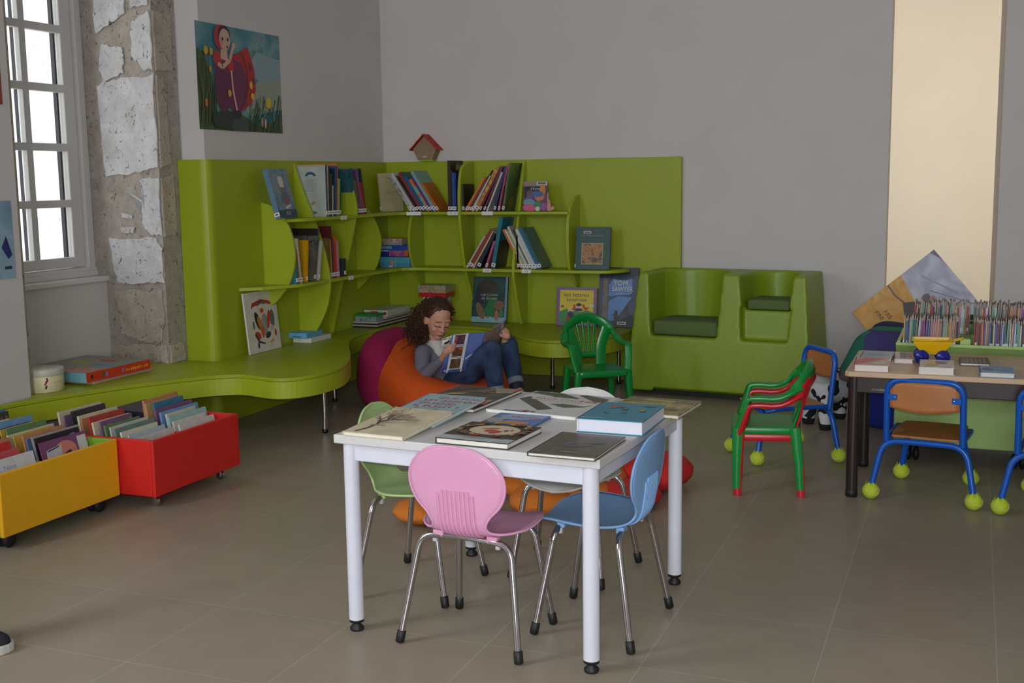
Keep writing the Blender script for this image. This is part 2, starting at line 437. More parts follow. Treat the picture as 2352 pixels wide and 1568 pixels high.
sash(4.395, 5.095); sash(4.105, 4.39)
# sunlit stone outside
b = B(); b.box2((-5.6, 5.175, -.05), (-4.76, 5.5, 4.2), stone_mat((240, 240, 240), (214, 212, 210), (214, 206, 196), 3)); struct('wall_outside', b)
b = B(); b.box2((-9.5, 2.0, -.06), (-4.76, 10.5, -.02), mat((205, 200, 190), .9)); struct('ground_outside', b)

# ------------------------------------------------------------------ lime green bookcase lining the corner
LIME = mat((156, 170, 30), .42, 0, .03, 8, 0, .45)
LIME2 = mat((164, 178, 38), .42, 0, .03, 8, 0, .45)
case = thing('corner_bookcase', 'lime green built-in bookcase lining the corner with two shelves and curved dividers', 'bookcase', (-3.8, 7.24, 0))
def W2C(p): return (p[0]+3.8, p[1]-7.24)
b = B()
arc = [(-3.80-.05+.05*math.cos(a), 5.195+.05-.05*math.sin(a)) for a in [PI/2*k/6 for k in range(7)]]
pl = arc+[(-3.985, 5.195), (-3.985, 5.235), (-3.838, 5.24), (-3.838, 7.24), (-3.80, 7.24)]
b.prism([W2C(p) for p in pl], .002, 1.44, LIME); b.build('side_panel', case)
b = B(); b.prism([W2C(p) for p in ((-3.80, 7.24), (-1.72, 7.24), (-1.72, 7.278), (-3.838, 7.278), (-3.838, 7.24))], .002, 1.44, LIME, None, .003); b.build('back_panel', case)
def shelf(z, pl):
    b = B(); b.prism([W2C(p) for p in pl], z-.019, z, LIME2, None, .002); return b.build('shelf', case)
up = [(-3.80, 5.705)]+cv([(-3.64, 5.71), (-3.59, 5.85), (-3.58, 6.1), (-3.58, 6.8)])+cv([(-3.56, 6.96), (-3.48, 7.02), (-3.2, 7.015), (-2.6, 7.015), (-2.4, 7.02)])+[(-2.39, 7.24), (-3.80, 7.24)]
sh1 = shelf(1.105, up)
lo = [(-3.80, 5.44)]+cv([(-3.70, 5.52), (-3.63, 5.66), (-3.585, 5.8), (-3.58, 6.1), (-3.58, 6.8)])+cv([(-3.56, 6.96), (-3.48, 7.02), (-3.2, 7.015), (-2.6, 7.0), (-2.3, 7.0), (-2.14, 7.03), (-2.06, 7.12), (-2.04, 7.24)])+[(-3.80, 7.24)]
sh2 = shelf(.732, lo)
def fin(kind, at, prof):
    pf = cv(prof, 6)
    z0, z1 = prof[0][1], prof[-1][1]
    poly = [(-.004, z0)]+pf+[(-.004, z1)]
    b = B()
    if kind == 'L': mt = frame((0, at-7.24-.009, 0), (1, 0, 0), (0, 0, 1), (0, -1, 0)) @ T(0, 0, -.018)
    else: mt = frame((at+3.8-.009, 0, 0), (0, -1, 0), (0, 0, 1), (-1, 0, 0)) @ T(0, 0, -.018)
    b.prism(poly, 0, .018, LIME2, mt, .0015); b.build('divider', case)
fin('L', 5.70, [(0, 1.20), (.06, 1.185), (.115, 1.145), (.186, 1.04), (.210, .89), (.175, .753), (.10, .655), (.05, .615), (0, .597)])
fin('L', 6.06, [(0, 1.43), (.05, 1.282), (.14, 1.06), (.20, .86), (.222, .707), (.20, .574), (.15, .47), (.10, .40), (.05, .357)])
fin('L', 6.41, [(0, 1.40), (.10, 1.37), (.19, 1.279), (.223, 1.157), (.212, 1.07), (.143, .80), (.108, .69), (.074, .558), (.025, .357)])
fin('L', 6.79, [(0, 1.17), (.06, 1.15), (.125, 1.09), (.17, .99), (.183, .90), (.145, .753), (.05, .64), (0, .60)])
fin('B', -3.53, [(0, 1.2), (.10, 1.17), (.175, 1.076), (.224, .935), (.19, .756), (.11, .66), (.042, .61), (0, .58)])
fin('B', -3.147, [(0, 1.435), (.13, 1.42), (.215, 1.35), (.24, 1.095), (.167, .74), (.10, .606), (.05, .48), (.017, .357)])
fin('B', -2.77, [(.023, 1.43), (.075, 1.27), (.125, 1.10), (.20, .90), (.244, .729), (.217, .613), (.165, .48), (.11, .357)])
fin('B', -2.40, [(0, 1.207), (.10, 1.18), (.2, 1.10), (.232, .955), (.205, .756), (.125, .685), (.06, .63), (.02, .605)])
# white label strips clipped on the shelf edges
for par, p, q, z, tx in ((sh1, (-3.576, 6.20), (-3.576, 6.27), 1.105, 'A'), (sh1, (-3.53, 6.995), (-3.43, 7.012), 1.105, ''), (sh1, (-3.235, 7.012), (-3.155, 7.012), 1.105, 'O    O'), (sh1, (-2.99, 7.012), (-2.91, 7.012), 1.105, ''), (sh2, (-3.576, 6.27), (-3.576, 6.33), .732, 'A'), (sh2, (-2.985, 7.005), (-2.925, 7.005), .732, 'Q-R'), (sh2, (-2.71, 7.0), (-2.645, 7.0), .732, 'S-Z')):
    d = V((q[0]-p[0], q[1]-p[1], 0)); L = d.length; d.normalize(); n = V((d.y, -d.x, 0))
    fr = frame((p[0]+3.8+n.x*.001, p[1]-7.24+n.y*.001, z-.022), d, (0, 0, 1), n)
    b = B(); b.box2((0, 0, 0), (L, .024, .0025), STICK, 0, fr)
    if tx: b.text(tx, .016, mat((40, 40, 45), .6), fr @ T(L/2, .006, .0028), 'CENTER')
    tag(b.build('shelf_label', par), 'white label strip')

# wavy bench
bench = thing('corner_bench', 'lime green wavy-edged bench running round the corner on chrome legs', 'bench', (-3.2, 5.9, 0))
ft = cv([(-3.985, 3.7), (-3.90, 4.05), (-3.78, 4.38), (-3.668, 4.588), (-3.598, 4.70), (-3.52, 4.80), (-3.41, 4.862), (-3.285, 4.835), (-3.18, 4.818), (-3.095, 4.87), (-3.045, 4.97), (-3.03, 5.106), (-3.048, 5.26), (-3.125, 5.46), (-3.23, 5.66), (-3.37, 5.89), (-3.49, 6.11), (-3.56, 6.31), (-3.595, 6.50), (-3.585, 6.64), (-3.545, 6.76), (-3.46, 6.85), (-3.3, 6.925), (-3.05, 6.94), (-2.85, 6.87), (-2.71, 6.75), (-2.593, 6.607), (-2.47, 6.50), (-2.36, 6.463), (-2.26, 6.48), (-2.165, 6.55), (-2.09, 6.65), (-2.02, 6.80), (-1.99, 7.0)], 4)
bk = [(-1.985, 7.236), (-3.796, 7.236), (-3.796, 5.19), (-3.98, 5.19), (-3.98, 5.035), (-4.465, 5.14), (-4.465, 4.065), (-3.985, 4.065)]
pl = [(p[0]+3.2, p[1]-5.9) for p in ft+bk]
b = B(); b.prism(pl, .337, .355, LIME, None, .003); b.build('bench_top', bench)
b = B(); inner = []
for i, p in enumerate(ft):
    q0, q1 = V(ft[max(i-1, 0)]), V(ft[min(i+1, len(ft)-1)]); d = (q1-q0).normalized(); inner.append((p[0]-d.y*.018, p[1]+d.x*.018))
b.prism([(p[0]+3.2, p[1]-5.9) for p in ft+inner[::-1]], .25, .336, LIME2, None, .002); b.build('fascia', bench)
for x, y in ((-3.142, 5.21), (-3.542, 6.0), (-2.433, 6.80), (-2.082, 7.085)):
    b = B(); b.cyl((x+3.2, y-5.9, .022), (x+3.2, y-5.9, .338), .0125, CHROME, 18); lg = b.build('leg', bench)
    b = B(); b.lathe([(.013, 0), (.016, .004), (.016, .018), (.012, .022)], mat((60, 60, 62), .3, .8), 18, T(x+3.2, y-5.9, 0)); b.build('foot', lg)
# ------------------------------------------------------------------ books: generic builder (spine along y=0, cover front = +x)
def book(mtx, w, h, t, cov, label, group=None, spine=None, sticker=True, art=None, back=None, pages=PAGES, name='picture_book', cat='book', lab_w=None, board=.0022, face=None):
    r = thing(name, label, cat, group=group, mtx=mtx)
    cm = cov if not isinstance(cov, tuple) else mat(cov, .38, 0, .08, 18)
    sm = cm if spine is None else (spine if not isinstance(spine, tuple) else mat(spine, .38, 0, .08, 18))
    b = B(); b.box2((0, 0, 0), (board, w, h), cm); b.box2((t-board, 0, 0), (t, w, h), face or cm)
    b.box2((0, -.0004, 0), (t, board, h), sm); b.build('cover', r)
    b = B(); b.box2((board, board, .003), (t-board, w-.004, h-.003), pages); b.build('pages', r)
    if sticker and t > .0045:
        b = B(); b.box2((-.0004, -.0012, .012), (t+.0004, .004, .034), STICK); b.box2((t*.25, -.0015, .019), (t*.75, -.0011, .027), mat((70, 70, 75), .6)); tag(b.build('spine_label', r), 'white shelf-mark sticker')
    if art:
        b = art_mesh(art, w, h, frame((t, 0, 0), (0, 1, 0), (0, 0, 1), (1, 0, 0))); b.build('cover_picture', r)
    if back:
        b = art_mesh(back, w, h, frame((0, w, 0), (0, -1, 0), (0, 0, 1), (-1, 0, 0))); b.build('back_picture', r)
    return r
def lie(x, y, z, ang, tilt=0, roll=0):
    """matrix of a book lying cover up: x,y = near left corner, ang = turn of its lower edge"""
    rr = V((math.cos(R(ang)), math.sin(R(ang)), 0)); u = V((-rr.y, rr.x, 0))
    m = frame((x, y, z), (0, 0, 1), rr, u)
    return m @ M.Rotation(R(tilt), 4, 'Y') if tilt else m
# ------------------------------------------------------------------ white table
TZ = .594
tbl = thing('reading_table', 'square white metal-legged table covered with picture books', 'table', (-1.257, 3.227, 0), -3.6)
WMET = mat((214, 216, 226), .35, 0, .02, 20, 0, .5)
b = B(); b.box2((-.41, -.405, TZ-.026), (.41, .405, TZ), mat((205, 203, 200), .5, 0, .03, 120), .003); b.build('tabletop', tbl)
b = B()
for s in (-1, 1):
    b.box2((-.372, s*.372-.011, TZ-.078), (.372, s*.372+.011, TZ-.0265), WMET, .003)
    b.box2((s*.372-.011, -.372, TZ-.078), (s*.372+.011, .372, TZ-.0265), WMET, .003)
b.build('apron', tbl)
for sx in (-1, 1):
    for sy in (-1, 1):
        b = B(); b.cyl((sx*.372, sy*.372, .035), (sx*.372, sy*.372, TZ-.0265), .0225, WMET, 28); lg = b.build('leg', tbl)
        b = B(); b.lathe([(.019, 0), (.0205, .003), (.0205, .009), (.012, .018), (.011, .026), (.0215, .027), (.0215, .0365), (.018, .037)], RUBBER, 24, T(sx*.372, sy*.372, 0)); tag(b.build('foot', lg), 'black levelling foot')

DK = (48, 44, 42)
RED = (196, 44, 48)
# cream book with tree
tree = []
BR = (84, 66, 58)
def branch(x, y, a, L, wd, dep):
    x1, y1 = x+L*math.cos(a)*1.15, y+L*math.sin(a)*.75
    tree.append(('l', [(x, y), (x1, y1)], wd, BR if dep > 1 else (120, 98, 80)))
    if dep <= 0: return
    for k in range(3 if dep > 1 else 2): branch(x1, y1, a+random.uniform(-.75, .75), L*random.uniform(.6, .85), wd*.6, dep-1)
random.seed(3)
tree.append(('l', [(.17, .05), (.25, .18), (.27, .34)], .055, BR))
for a0 in (1.9, 1.35, .85, .45): branch(.27, .34, a0, .2, .03, 3)
for k in range(60): tree.append(('e', .3+random.gauss(0, .16), .68+random.gauss(0, .13), .018, .01, (150, 128, 96)))
tree = [s for s in tree if s[0] == 'e' or all(.02 < p[0] < .98 and .02 < p[1] < .98 for p in s[1])]
tree += [*scrib(.5, .80, .42, .03, (176, 128, 104), 12), ('r', .42, .05, .66, .085, (150, 138, 116))]
book(lie(-1.657, 2.842, TZ+.001, -3.5, 3.0), .20, .30, .012, (214, 200, 168), 'cream picture book with a bare brown tree on the cover', art=tree, name='picture_book', sticker=False)
# light blue book with red title
qf = [('t', "QUE FONT", .28, .84, .09, 'LEFT', 1.15, RED), ('t', "LES ANIMAUX", .12, .735, .09, 'LEFT', 1.15, RED), ('t', "QUAND", .12, .63, .09, 'LEFT', 1.15, RED), ('t', "IL PLEUT ?", .12, .525, .09, 'LEFT', 1.15, RED),
      ('e', .55, .40, .08, .035, 20, (92, 140, 84)), ('e', .6, .43, .05, .03, 60, (92, 140, 84)), ('p', [(.45, .36), (.52, .46), (.58, .36)], (110, 150, 96)), ('e', .25, .36, .05, .012, -20, (70, 110, 96)), ('e', .18, .34, .03, .01, 20, (70, 90, 96)), ('e', .36, .3, .06, .012, 10, (74, 104, 110)), ('e', .8, .34, .05, .014, -10, (84, 124, 130)), ('e', .45, .2, .09, .014, (74, 112, 120)), ('e', .75, .12, .06, .012, (92, 130, 134))]
book(lie(-1.652, 3.025, TZ+.001, -3.5, 3.2), .205, .345, .011, mottle([(130, 164, 172), (144, 176, 182), (156, 186, 190)], 20), 'light blue picture book with a red title about animals in rain', art=qf, sticker=False, spine=(150, 175, 190))
# dark red-edged book
dk = [('r', 0, 0, .06, 1, (176, 50, 52)), ('p', [(.06, .62), (.55, .98), (.06, .98)], (60, 56, 50)), ('p', [(.62, .7), (.78, .98), (.56, .98), (.45, .78)], (104, 92, 70)), ('p', [(.62, .98), (1, .98), (1, .78), (.8, .72)], (150, 138, 112)), ('p', [(.9, 1), (1, 1), (1, .8)], (180, 98, 80)), ('p', [(.12, .5), (.4, .58), (.4, .66), (.2, .62)], (168, 150, 88)),
      ('p', [(.55, .1), (.98, .2), (.98, .42), (.7, .34)], (178, 168, 146)), ('e', .62, .33, .1, .09, (78, 56, 44)), ('e', .75, .08, .16, .05, (120, 50, 48)), *scrib(.35, .70, .42, .04, (132, 116, 92), 12, .2), ('e', .88, .33, .05, .03, (176, 60, 50))]
book(lie(-1.668, 3.262, TZ+.001, -3.2), .245, .365, .0125, mottle([(44, 40, 38), (66, 58, 50), (84, 74, 60), (52, 50, 46)], 16), 'dark brown picture book with a red spine at the far left table corner', art=dk, spine=(170, 46, 50), sticker=False)
# white book with dark diagonal pictures
fc = [('p', [(.04, .58), (.10, .72), (.62, .24), (.5, .14)], mottle([(52, 48, 46), (86, 84, 78), (60, 74, 56), (96, 70, 64)], 40)), ('p', [(.02, .9), (.06, .98), (.34, .98), (.62, .82), (.6, .70), (.45, .68), (.3, .82)], mottle([(74, 96, 66), (52, 60, 50), (104, 122, 92)], 40)), ('p', [(.55, .95), (.62, .99), (.93, .88), (.96, .72), (.85, .70)], mottle([(132, 82, 76), (92, 84, 78), (60, 58, 52)], 50)), ('p', [(.48, .44), (.6, .5), (.85, .46), (.92, .54), (.86, .42), (.68, .34)], mottle([(64, 72, 60), (90, 102, 88)], 40)),
      ('p', [(.16, .60), (.72, .58), (.7, .76), (.18, .78)], (200, 200, 196)), ('t', 'FACE CACHÉE', .19, .64, .085, 'LEFT', 1.2, RED), ('e', .42, .06, .04, .025, (176, 60, 60)), ('e', .5, .05, .03, .02, (70, 120, 100)), ('r', .2, .0, .45, .03, (60, 66, 110))]
book(lie(-1.393, 3.276, TZ+.001, -7), .31, .335, .011, (206, 207, 205), 'white picture book with red title FACE CACHÉE and dark diagonal pictures', art=fc, sticker=False, spine=(214, 216, 226))
# small blue book
an = [('p', [(.3, .55), (.1, .75), (.3, .98), (.98, .98), (.96, .7), (.6, .52)], (150, 165, 196)), ('t', 'Martin', .34, .68, .17, 'LEFT', 1.15, RED), ('e', .6, .32, .28, .12, (196, 134, 92)), ('e', .16, .42, .16, .2, 25, (150, 152, 150)), ('e', .25, .55, .1, .08, (160, 165, 160)), ('p', [(0, 0), (.3, 0), (.0, .4)], (96, 110, 118))]
book(lie(-1.338, 3.068, TZ+.001, -1.5), .165, .185, .007, (88, 122, 182), 'small blue picture book with a red name, between rooster book and white book', art=an, sticker=False)
# rooster book
rc = [('r', 0, 0, 1, .2, (172, 184, 186)), ('e', .52, .62, .34, .27, (206, 192, 160)), ('e', .5, .56, .1, .08, (186, 76, 62)), ('e', .44, .68, .12, .03, 25, (190, 84, 66)), ('e', .58, .5, .05, .1, -30, (176, 64, 54)), ('e', .68, .62, .03, .05, (74, 62, 56)), ('e', .74, .66, .02, .05, (186, 90, 70)), ('r', .3, .12, .62, .15, (150, 140, 140)), ('r', .15, .18, .5, .21, (186, 110, 104)), ('r', .6, .16, .86, .19, (180, 100, 96))]
random.seed(5)
for k in range(44):
    a = random.uniform(0, 2*PI); q = random.uniform(.98, 1.25); x, y = .52+.40*q*math.cos(a), .62+.33*q*math.sin(a)
    if .03 < x < .97 and .22 < y < .97: rc.append(('e', x, y, .045, .03, random.uniform(0, 180), random.choice([(178, 70, 58), (196, 160, 74), (92, 108, 74), (160, 92, 76), (96, 84, 80)])))
book(lie(-1.36, 2.836, TZ+.001, -3.5), .222, .225, .017, (58, 52, 44), 'dark picture book with a rooster in a cream oval behind the pink chair', art=rc, sticker=False, spine=(40, 38, 44))
# black book
bb = [('e', .45, .45, .3, .1, 15, (92, 84, 76)), ('e', .38, .52, .08, .05, 30, (82, 98, 112)), ('e', .75, .58, .12, .03, 10, (72, 92, 62)), ('r', .42, .10, .68, .16, (120, 112, 102)), ('r', .05, .05, .16, .09, (120, 114, 108)), *scrib(.3, .84, .36, .03, (110, 98, 90), 8)]
book(lie(-1.066, 2.776, TZ+.001, -1.5), .188, .262, .0105, mottle([(70, 64, 58), (84, 77, 68), (96, 88, 76), (74, 70, 64)], 12), 'blackish-brown picture book at the near right corner of white table', art=bb, sticker=False, spine=(40, 36, 46))
# thick blue book
bl = [*scrib(.42, .84, .36, .06, (120, 164, 176), 9, .2), ('e', .3, .7, .07, .045, 20, (190, 104, 88)), ('e', .26, .78, .06, .02, -30, (176, 96, 90)), ('e', .5, .62, .05, .05, 30, (110, 112, 92)), ('e', .78, .6, .05, .08, 15, (152, 142, 76)), ('e', .8, .86, .1, .03, (132, 116, 104)), ('e', .42, .72, .04, .03, (160, 90, 84)), ('r', .05, .02, .4, .05, (176, 180, 176)), ('e', .55, .42, .06, .02, (60, 120, 130)), ('e', .3, .36, .05, .02, (96, 120, 124))]
book(lie(-1.034, 3.094, TZ+.001, 0), .195, .255, .041, mottle([(34, 118, 146), (44, 130, 158), (40, 124, 150)], 10), 'thick turquoise-blue book with white page block near the blue chair', art=bl, sticker=False, spine=(226, 226, 228), pages=mat((216, 216, 226), .6, 0, .03, 200), board=.0025)
# yellowish forest book
yl = [('p', [(0, .6), (.3, .75), (1, .72), (1, 1), (0, 1)], mottle([(92, 88, 62), (116, 110, 76), (84, 80, 60)], 40)), ('p', [(.25, .78), (.7, .73), (.68, .86), (.28, .92)], (168, 152, 96)), ('p', [(.0, .1), (.6, .2), (.7, .4), (.0, .55)], (160, 146, 92)), ('e', .75, .3, .14, .06, 10, (112, 102, 60))]
book(lie(-1.035, 3.366, TZ+.001, -4), .238, .245, .012, mottle([(150, 138, 88), (178, 164, 108), (120, 112, 72), (164, 150, 98)], 18), 'yellow-brown forest picture book overhanging the far right table corner', art=yl, sticker=False, spine=(190, 176, 130))

# ------------------------------------------------------------------ plastic shell chairs
PROF = [(.172, .316, .004), (.169, .321, .05), (.160, .328, .088), (.135, .336, .128), (.085, .341, .158), (.02, .338, .168), (-.045, .333, .158), (-.095, .334, .125), (-.122, .344, .094), (-.136, .366, .083), (-.142, .396, .098), (-.146, .43, .130), (-.150, .47, .147), (-.155, .51, .146), (-.160, .545, .127), (-.1645, .572, .095), (-.1675, .589, .058), (-.169, .597, .004)]
def shell_fn():
    c = catmull([(p[0], p[1], p[2]) for p in PROF], 4)
    return c
SHC = shell_fn()
def shell_pt(i, t, off=0):
    """i index on the centre line, t in -1..1 across"""
    y, z, w = SHC[i]; a, bq = SHC[max(i-1, 0)], SHC[min(i+1, len(SHC)-1)]
    tg = V((0, bq[0]-a[0], bq[1]-a[1])).normalized(); n = V((0, tg.z, -tg.y))   # n: up on the seat, forward on the back
    k = min(1, w/.15)
    d = .014*k*(abs(t)**2.2)
    return V((w*t, y, z))+n*(d+off)
def shell_chair(label, col, loc, rz):
    P = mat(col, .42, 0, .02, 30, 0, .5)
    r = thing('shell_chair', label, 'chair', loc, rz, 'plastic shell chairs round the white table')
    b = B(); NU = 18; vs = []; fs = []
    N = len(SHC)
    for off in (0, -.0055):
        for i in range(N):
            for k in range(NU+1): vs.append(shell_pt(i, -1+2*k/NU, off))
    S = N*(NU+1)
    for i in range(N-1):
        for k in range(NU):
            a = i*(NU+1)+k; fs.append((a, a+1, a+NU+2, a+NU+1)); fs.append((S+a, S+a+NU+1, S+a+NU+2, S+a+1))
        a = i*(NU+1); fs.append((a, a+NU+1, S+a+NU+1, S+a)); a += NU; fs.append((a, S+a, S+a+NU+1, a+NU+1))
    for k in range(NU):
        fs.append((k, S+k, S+k+1, k+1)); a = (N-1)*(NU+1)+k; fs.append((a, a+1, S+a+1, S+a))
    b.add(vs, fs, P, True); sh = b.build('shell', r)
    # rolled rim
    b = B()
    rim = [shell_pt(i, 1, -.003) for i in range(N)]+[shell_pt(i, -1, -.003) for i in range(N-1, -1, -1)]
    b.tube(rim, .0042, P, 6, True); b.build('rim', sh)
    b = B()
    for k in range(9):
        x = (k-4)*.0135; pts = []
        top = .480-.0009*(k-4)**2
        for i in range(N):
            y, z, w = SHC[i]
            if i >= 27 and z <= top: pts.append(shell_pt(i, x/max(w, .02), -.0065))
        b.tube(pts, .0042, P, 6)
    b.build('ribs', sh)
    for sy in (-1, 1):
        for sx in (-1, 1):
            tipx, tipy = (.158, .152) if sy > 0 else (.188, -.152)
            top = (.122, .098) if sy > 0 else (.142, -.098)
            pts = [(sx*tipx, tipy, .012), (sx*top[0], top[1], .315), (sx*.02, top[1]*.9, .318), (0, top[1]*.9, .318)]
            b = B(); b.tube(fillet(pts, .045, 7), .0098, CHROME, 14); lg = b.build('leg', r)
            d = (V(pts[1])-V(pts[0])).normalized(); q = d.to_track_quat('Z', 'Y').to_matrix().to_4x4(); q.translation = V(pts[0])-d*.010
            b = B(); b.lathe([(.0105, 0), (.013, .003), (.0128, .034), (.0105, .036)], RUBBER, 16, q); tag(b.build('ferrule', lg), 'black rubber ferrule')
            b = B(); b.box((sx*.085, top[1]*.92, .322), (.034, .024, .022), P, .004); b.box((sx*.10, top[1]*.92, .304), (.014, .012, .018), mat((190, 188, 196), .5), .003); b.build('bracket', r)
    return r
shell_chair('pink plastic shell chair with chrome legs, back turned to the viewer', (222, 158, 192), (-1.287, 2.972, 0), -4)
shell_chair('blue plastic shell chair with chrome legs, seen side-on under the white table', (132, 176, 222), (-.985, 3.172, 0), 87.5)
shell_chair('white plastic shell chair tucked in at the far side of the table', (214, 212, 208), (-1.222, 3.592, 0), 178)
shell_chair('light green plastic shell chair tucked under the white table beside its far leg', (176, 204, 138), (-1.630, 3.282, 0), -90)

# ------------------------------------------------------------------ flower-shaped floor cushion behind the table
fl = thing('floor_cushion', 'puffy orange and red petal floor cushion lying behind the white table', 'floor cushion', (-1.57, 4.18, 0))
OR = mat((214, 120, 34), .85, 0, .06, 40, .3); RD = mat((204, 40, 34), .85, 0, .06, 40, .3)
def petal(c, ang, L, wd, h, m):
    b = B(); ca, sa = math.cos(R(ang)), math.sin(R(ang))
    nu, nv = 28, 16; vs = []; fs = []
    for j in range(nv+1):
        s = j/nv; x = (s-.5)*2
        for k in range(nu):
            ph = 2*PI*k/nu
            rr = (1-abs(x)**3.2)**.5
            wr = 1+.025*math.sin(ph*9+j)
            px = x*L/2; py = wd/2*rr*math.cos(ph)*wr; pz = h/2+h/2*rr*math.sin(ph)*wr
            vs.append((c[0]+px*ca-py*sa, c[1]+px*sa+py*ca, max(.002, pz)))
    for j in range(nv):
        for k in range(nu): fs.append((j*nu+k, j*nu+(k+1) % nu, (j+1)*nu+(k+1) % nu, (j+1)*nu+k))
    b.add(vs, fs, m, True); o = b.build('petal', fl)
    tag(o, ('orange' if m is OR else 'red')+' padded petal')
petal((-.30, -.22), 28, .40, .24, .10, OR)
petal((.02, .03), 100, .30, .26, .11, OR)
petal((-.03, .16), 160, .42, .20, .10, OR)
petal((.30, .22), 34, .30, .26, .10, RD)
petal((.36, .52), 75, .32, .27, .15, RD)
petal((.14, .44), 110, .34, .22, .12, OR)
petal((-.12, .36), 60, .34, .22, .12, RD)
petal((.12, .12), 20, .34, .22, .11, OR)
# ------------------------------------------------------------------ books on the shelves
ORD = ['first', 'second', 'third', 'fourth', 'fifth', 'sixth', 'seventh', 'eighth', 'ninth', 'tenth', 'eleventh', 'twelfth', 'thirteenth', 'fourteenth', 'fifteenth', 'sixteenth', 'seventeenth', 'eighteenth', 'nineteenth', 'twentieth']
def nth(i):
    if i < 20: return ORD[i]
    tens = {2: 'twenty', 3: 'thirty', 4: 'forty', 5: 'fifty'}[(i+1)//10]; u = (i+1) % 10
    return {'twenty': 'twentieth', 'thirty': 'thirtieth', 'forty': 'fortieth', 'fifty': 'fiftieth'}[tens] if u == 0 else tens+'-'+ORD[u-1]
def row(side, start, z, specs, where, group, front=None):
    """specs: (thickness, height, depth, lean, colour, words[, options]); books never cross each other"""
    pos = start; prev = None
    for i, sp in enumerate(specs):
        t, h, d, a, col, words = sp[:6]; op = dict(sp[6]) if len(sp) > 6 else {}
        th = R(a)
        if prev:
            x1, t1, h1, a1 = prev
            if a >= 0 or a1 > 0:       # clear the previous book's upper right corner
                hz = h1*math.cos(a1)+max(0, t1*math.sin(a1))*0
                xr = x1+t1*math.cos(a1)+h1*math.sin(a1)
                pos = max(x1+t1/math.cos(a1), xr-hz*math.tan(th))+.0008
            else: pos = x1+t1/math.cos(th)+.0008
            if op.get('gap'): pos += op.pop('gap')
        lift = t*math.sin(th) if th > 0 else 0
        if side == 'B': m = T(pos, (front or 7.03)+op.pop('inset', 0), z+lift+.0006) @ RY(a)
        else: m = T((front or -3.60)-op.pop('inset', 0), pos, z+lift+.0006) @ RZ(90) @ RY(a)
        nm = op.pop('name', 'shelf_book')
        lb = op.pop('label', None) or '%s book, %s from the left in %s' % (words, nth(i), where)
        book(m, d, h, t, col, lb, group, name=nm, **op)
        prev = (pos, t, h, th)
    return pos
U, Lw = 1.105, .732
W = (196, 196, 194)
row('B', -3.518, U, [
    (.018, .285, .19, -33, mottle([(40, 40, 44), (190, 190, 190), (60, 60, 64)], 30), 'black-and-white'), (.02, .30, .19, -33, W, 'white'), (.008, .285, .2, -33, mottle([(60, 92, 60), (140, 70, 60), (90, 120, 70)], 20), 'green and red'),
    (.018, .25, .17, -33, (34, 36, 38), 'black'), (.018, .305, .21, -33, mottle([(40, 84, 92), (52, 100, 96), (30, 66, 84)], 9), 'dark teal', {'spine': (150, 56, 58)}), (.022, .27, .18, -33, (36, 92, 150), 'blue'),
    (.022, .25, .17, -33, mottle([(206, 112, 60), (120, 176, 150), (206, 112, 60)], 22, hard=True), 'orange and mint'), (.016, .265, .18, -33, (112, 42, 112), 'purple'), (.022, .31, .22, -33, mottle([(110, 158, 160), (128, 170, 168), (96, 146, 152)], 9), 'pale teal'), (.016, .22, .17, -33, (190, 98, 34), 'orange')],
    'the left-leaning upper back row', 'left-leaning books on the upper back shelf')
horse = [('e', .66, .86, .24, .1, (150, 132, 118)), ('e', .56, .72, .2, .1, 60, (138, 120, 108)), ('e', .72, .78, .06, .1, 80, (52, 44, 40)), ('p', [(.5, .98), (.8, .98), (.7, .9)], (60, 52, 46))]
row('B', -3.238, U, [(.022, .335, .2, 0, (56, 40, 38), 'dark brown', {'art': horse, 'label': 'tall dark book with a horse head on the cover, upper back shelf'}), (.009, .27, .18, 0, (30, 30, 34), 'slim black', {'label': 'slim black book right of the tall horse book on upper shelf'}), (.012, .255, .18, 0, (52, 84, 150), 'blue', {'label': 'mid-blue upright book between slim black and glossy navy books'}), (.013, .255, .185, 0, (34, 56, 140), 'navy', {'label': 'glossy navy upright book beside the divider on the upper shelf'})],
    'x', 'upright books on the upper back shelf')
row('B', -3.134, U, [(.012, .18, .17, 0, (34, 32, 32), 'small black', {'label': 'small black book standing upright before the right-leaning upper row'}),
    (.016, .255, .18, 33, (206, 120, 50), 'orange'), (.009, .27, .18, 33, (150, 52, 44), 'dark red'), (.007, .31, .2, 32, (96, 66, 34), 'brown'), (.018, .265, .18, 31, (190, 190, 192), 'light grey'),
    (.026, .31, .19, 30, mottle([(206, 166, 70), (190, 110, 56), (196, 172, 92), (150, 160, 150)], 30, hard=True), 'yellow and orange patterned'), (.013, .325, .19, 29, (104, 44, 54), 'maroon'), (.012, .32, .19, 26, (40, 70, 58), 'dark green', {'spine': (120, 44, 54)}),
    (.011, .275, .18, 24, (198, 198, 194), 'white'), (.014, .30, .19, 16, (46, 50, 108), 'navy'), (.013, .305, .19, 13, (160, 70, 92), 'pink-red'), (.015, .315, .2, 10, mottle([(52, 92, 60), (70, 100, 58), (160, 120, 60)], 12), 'green')],
    'the right-leaning upper back row', 'right-leaning books on the upper back shelf')
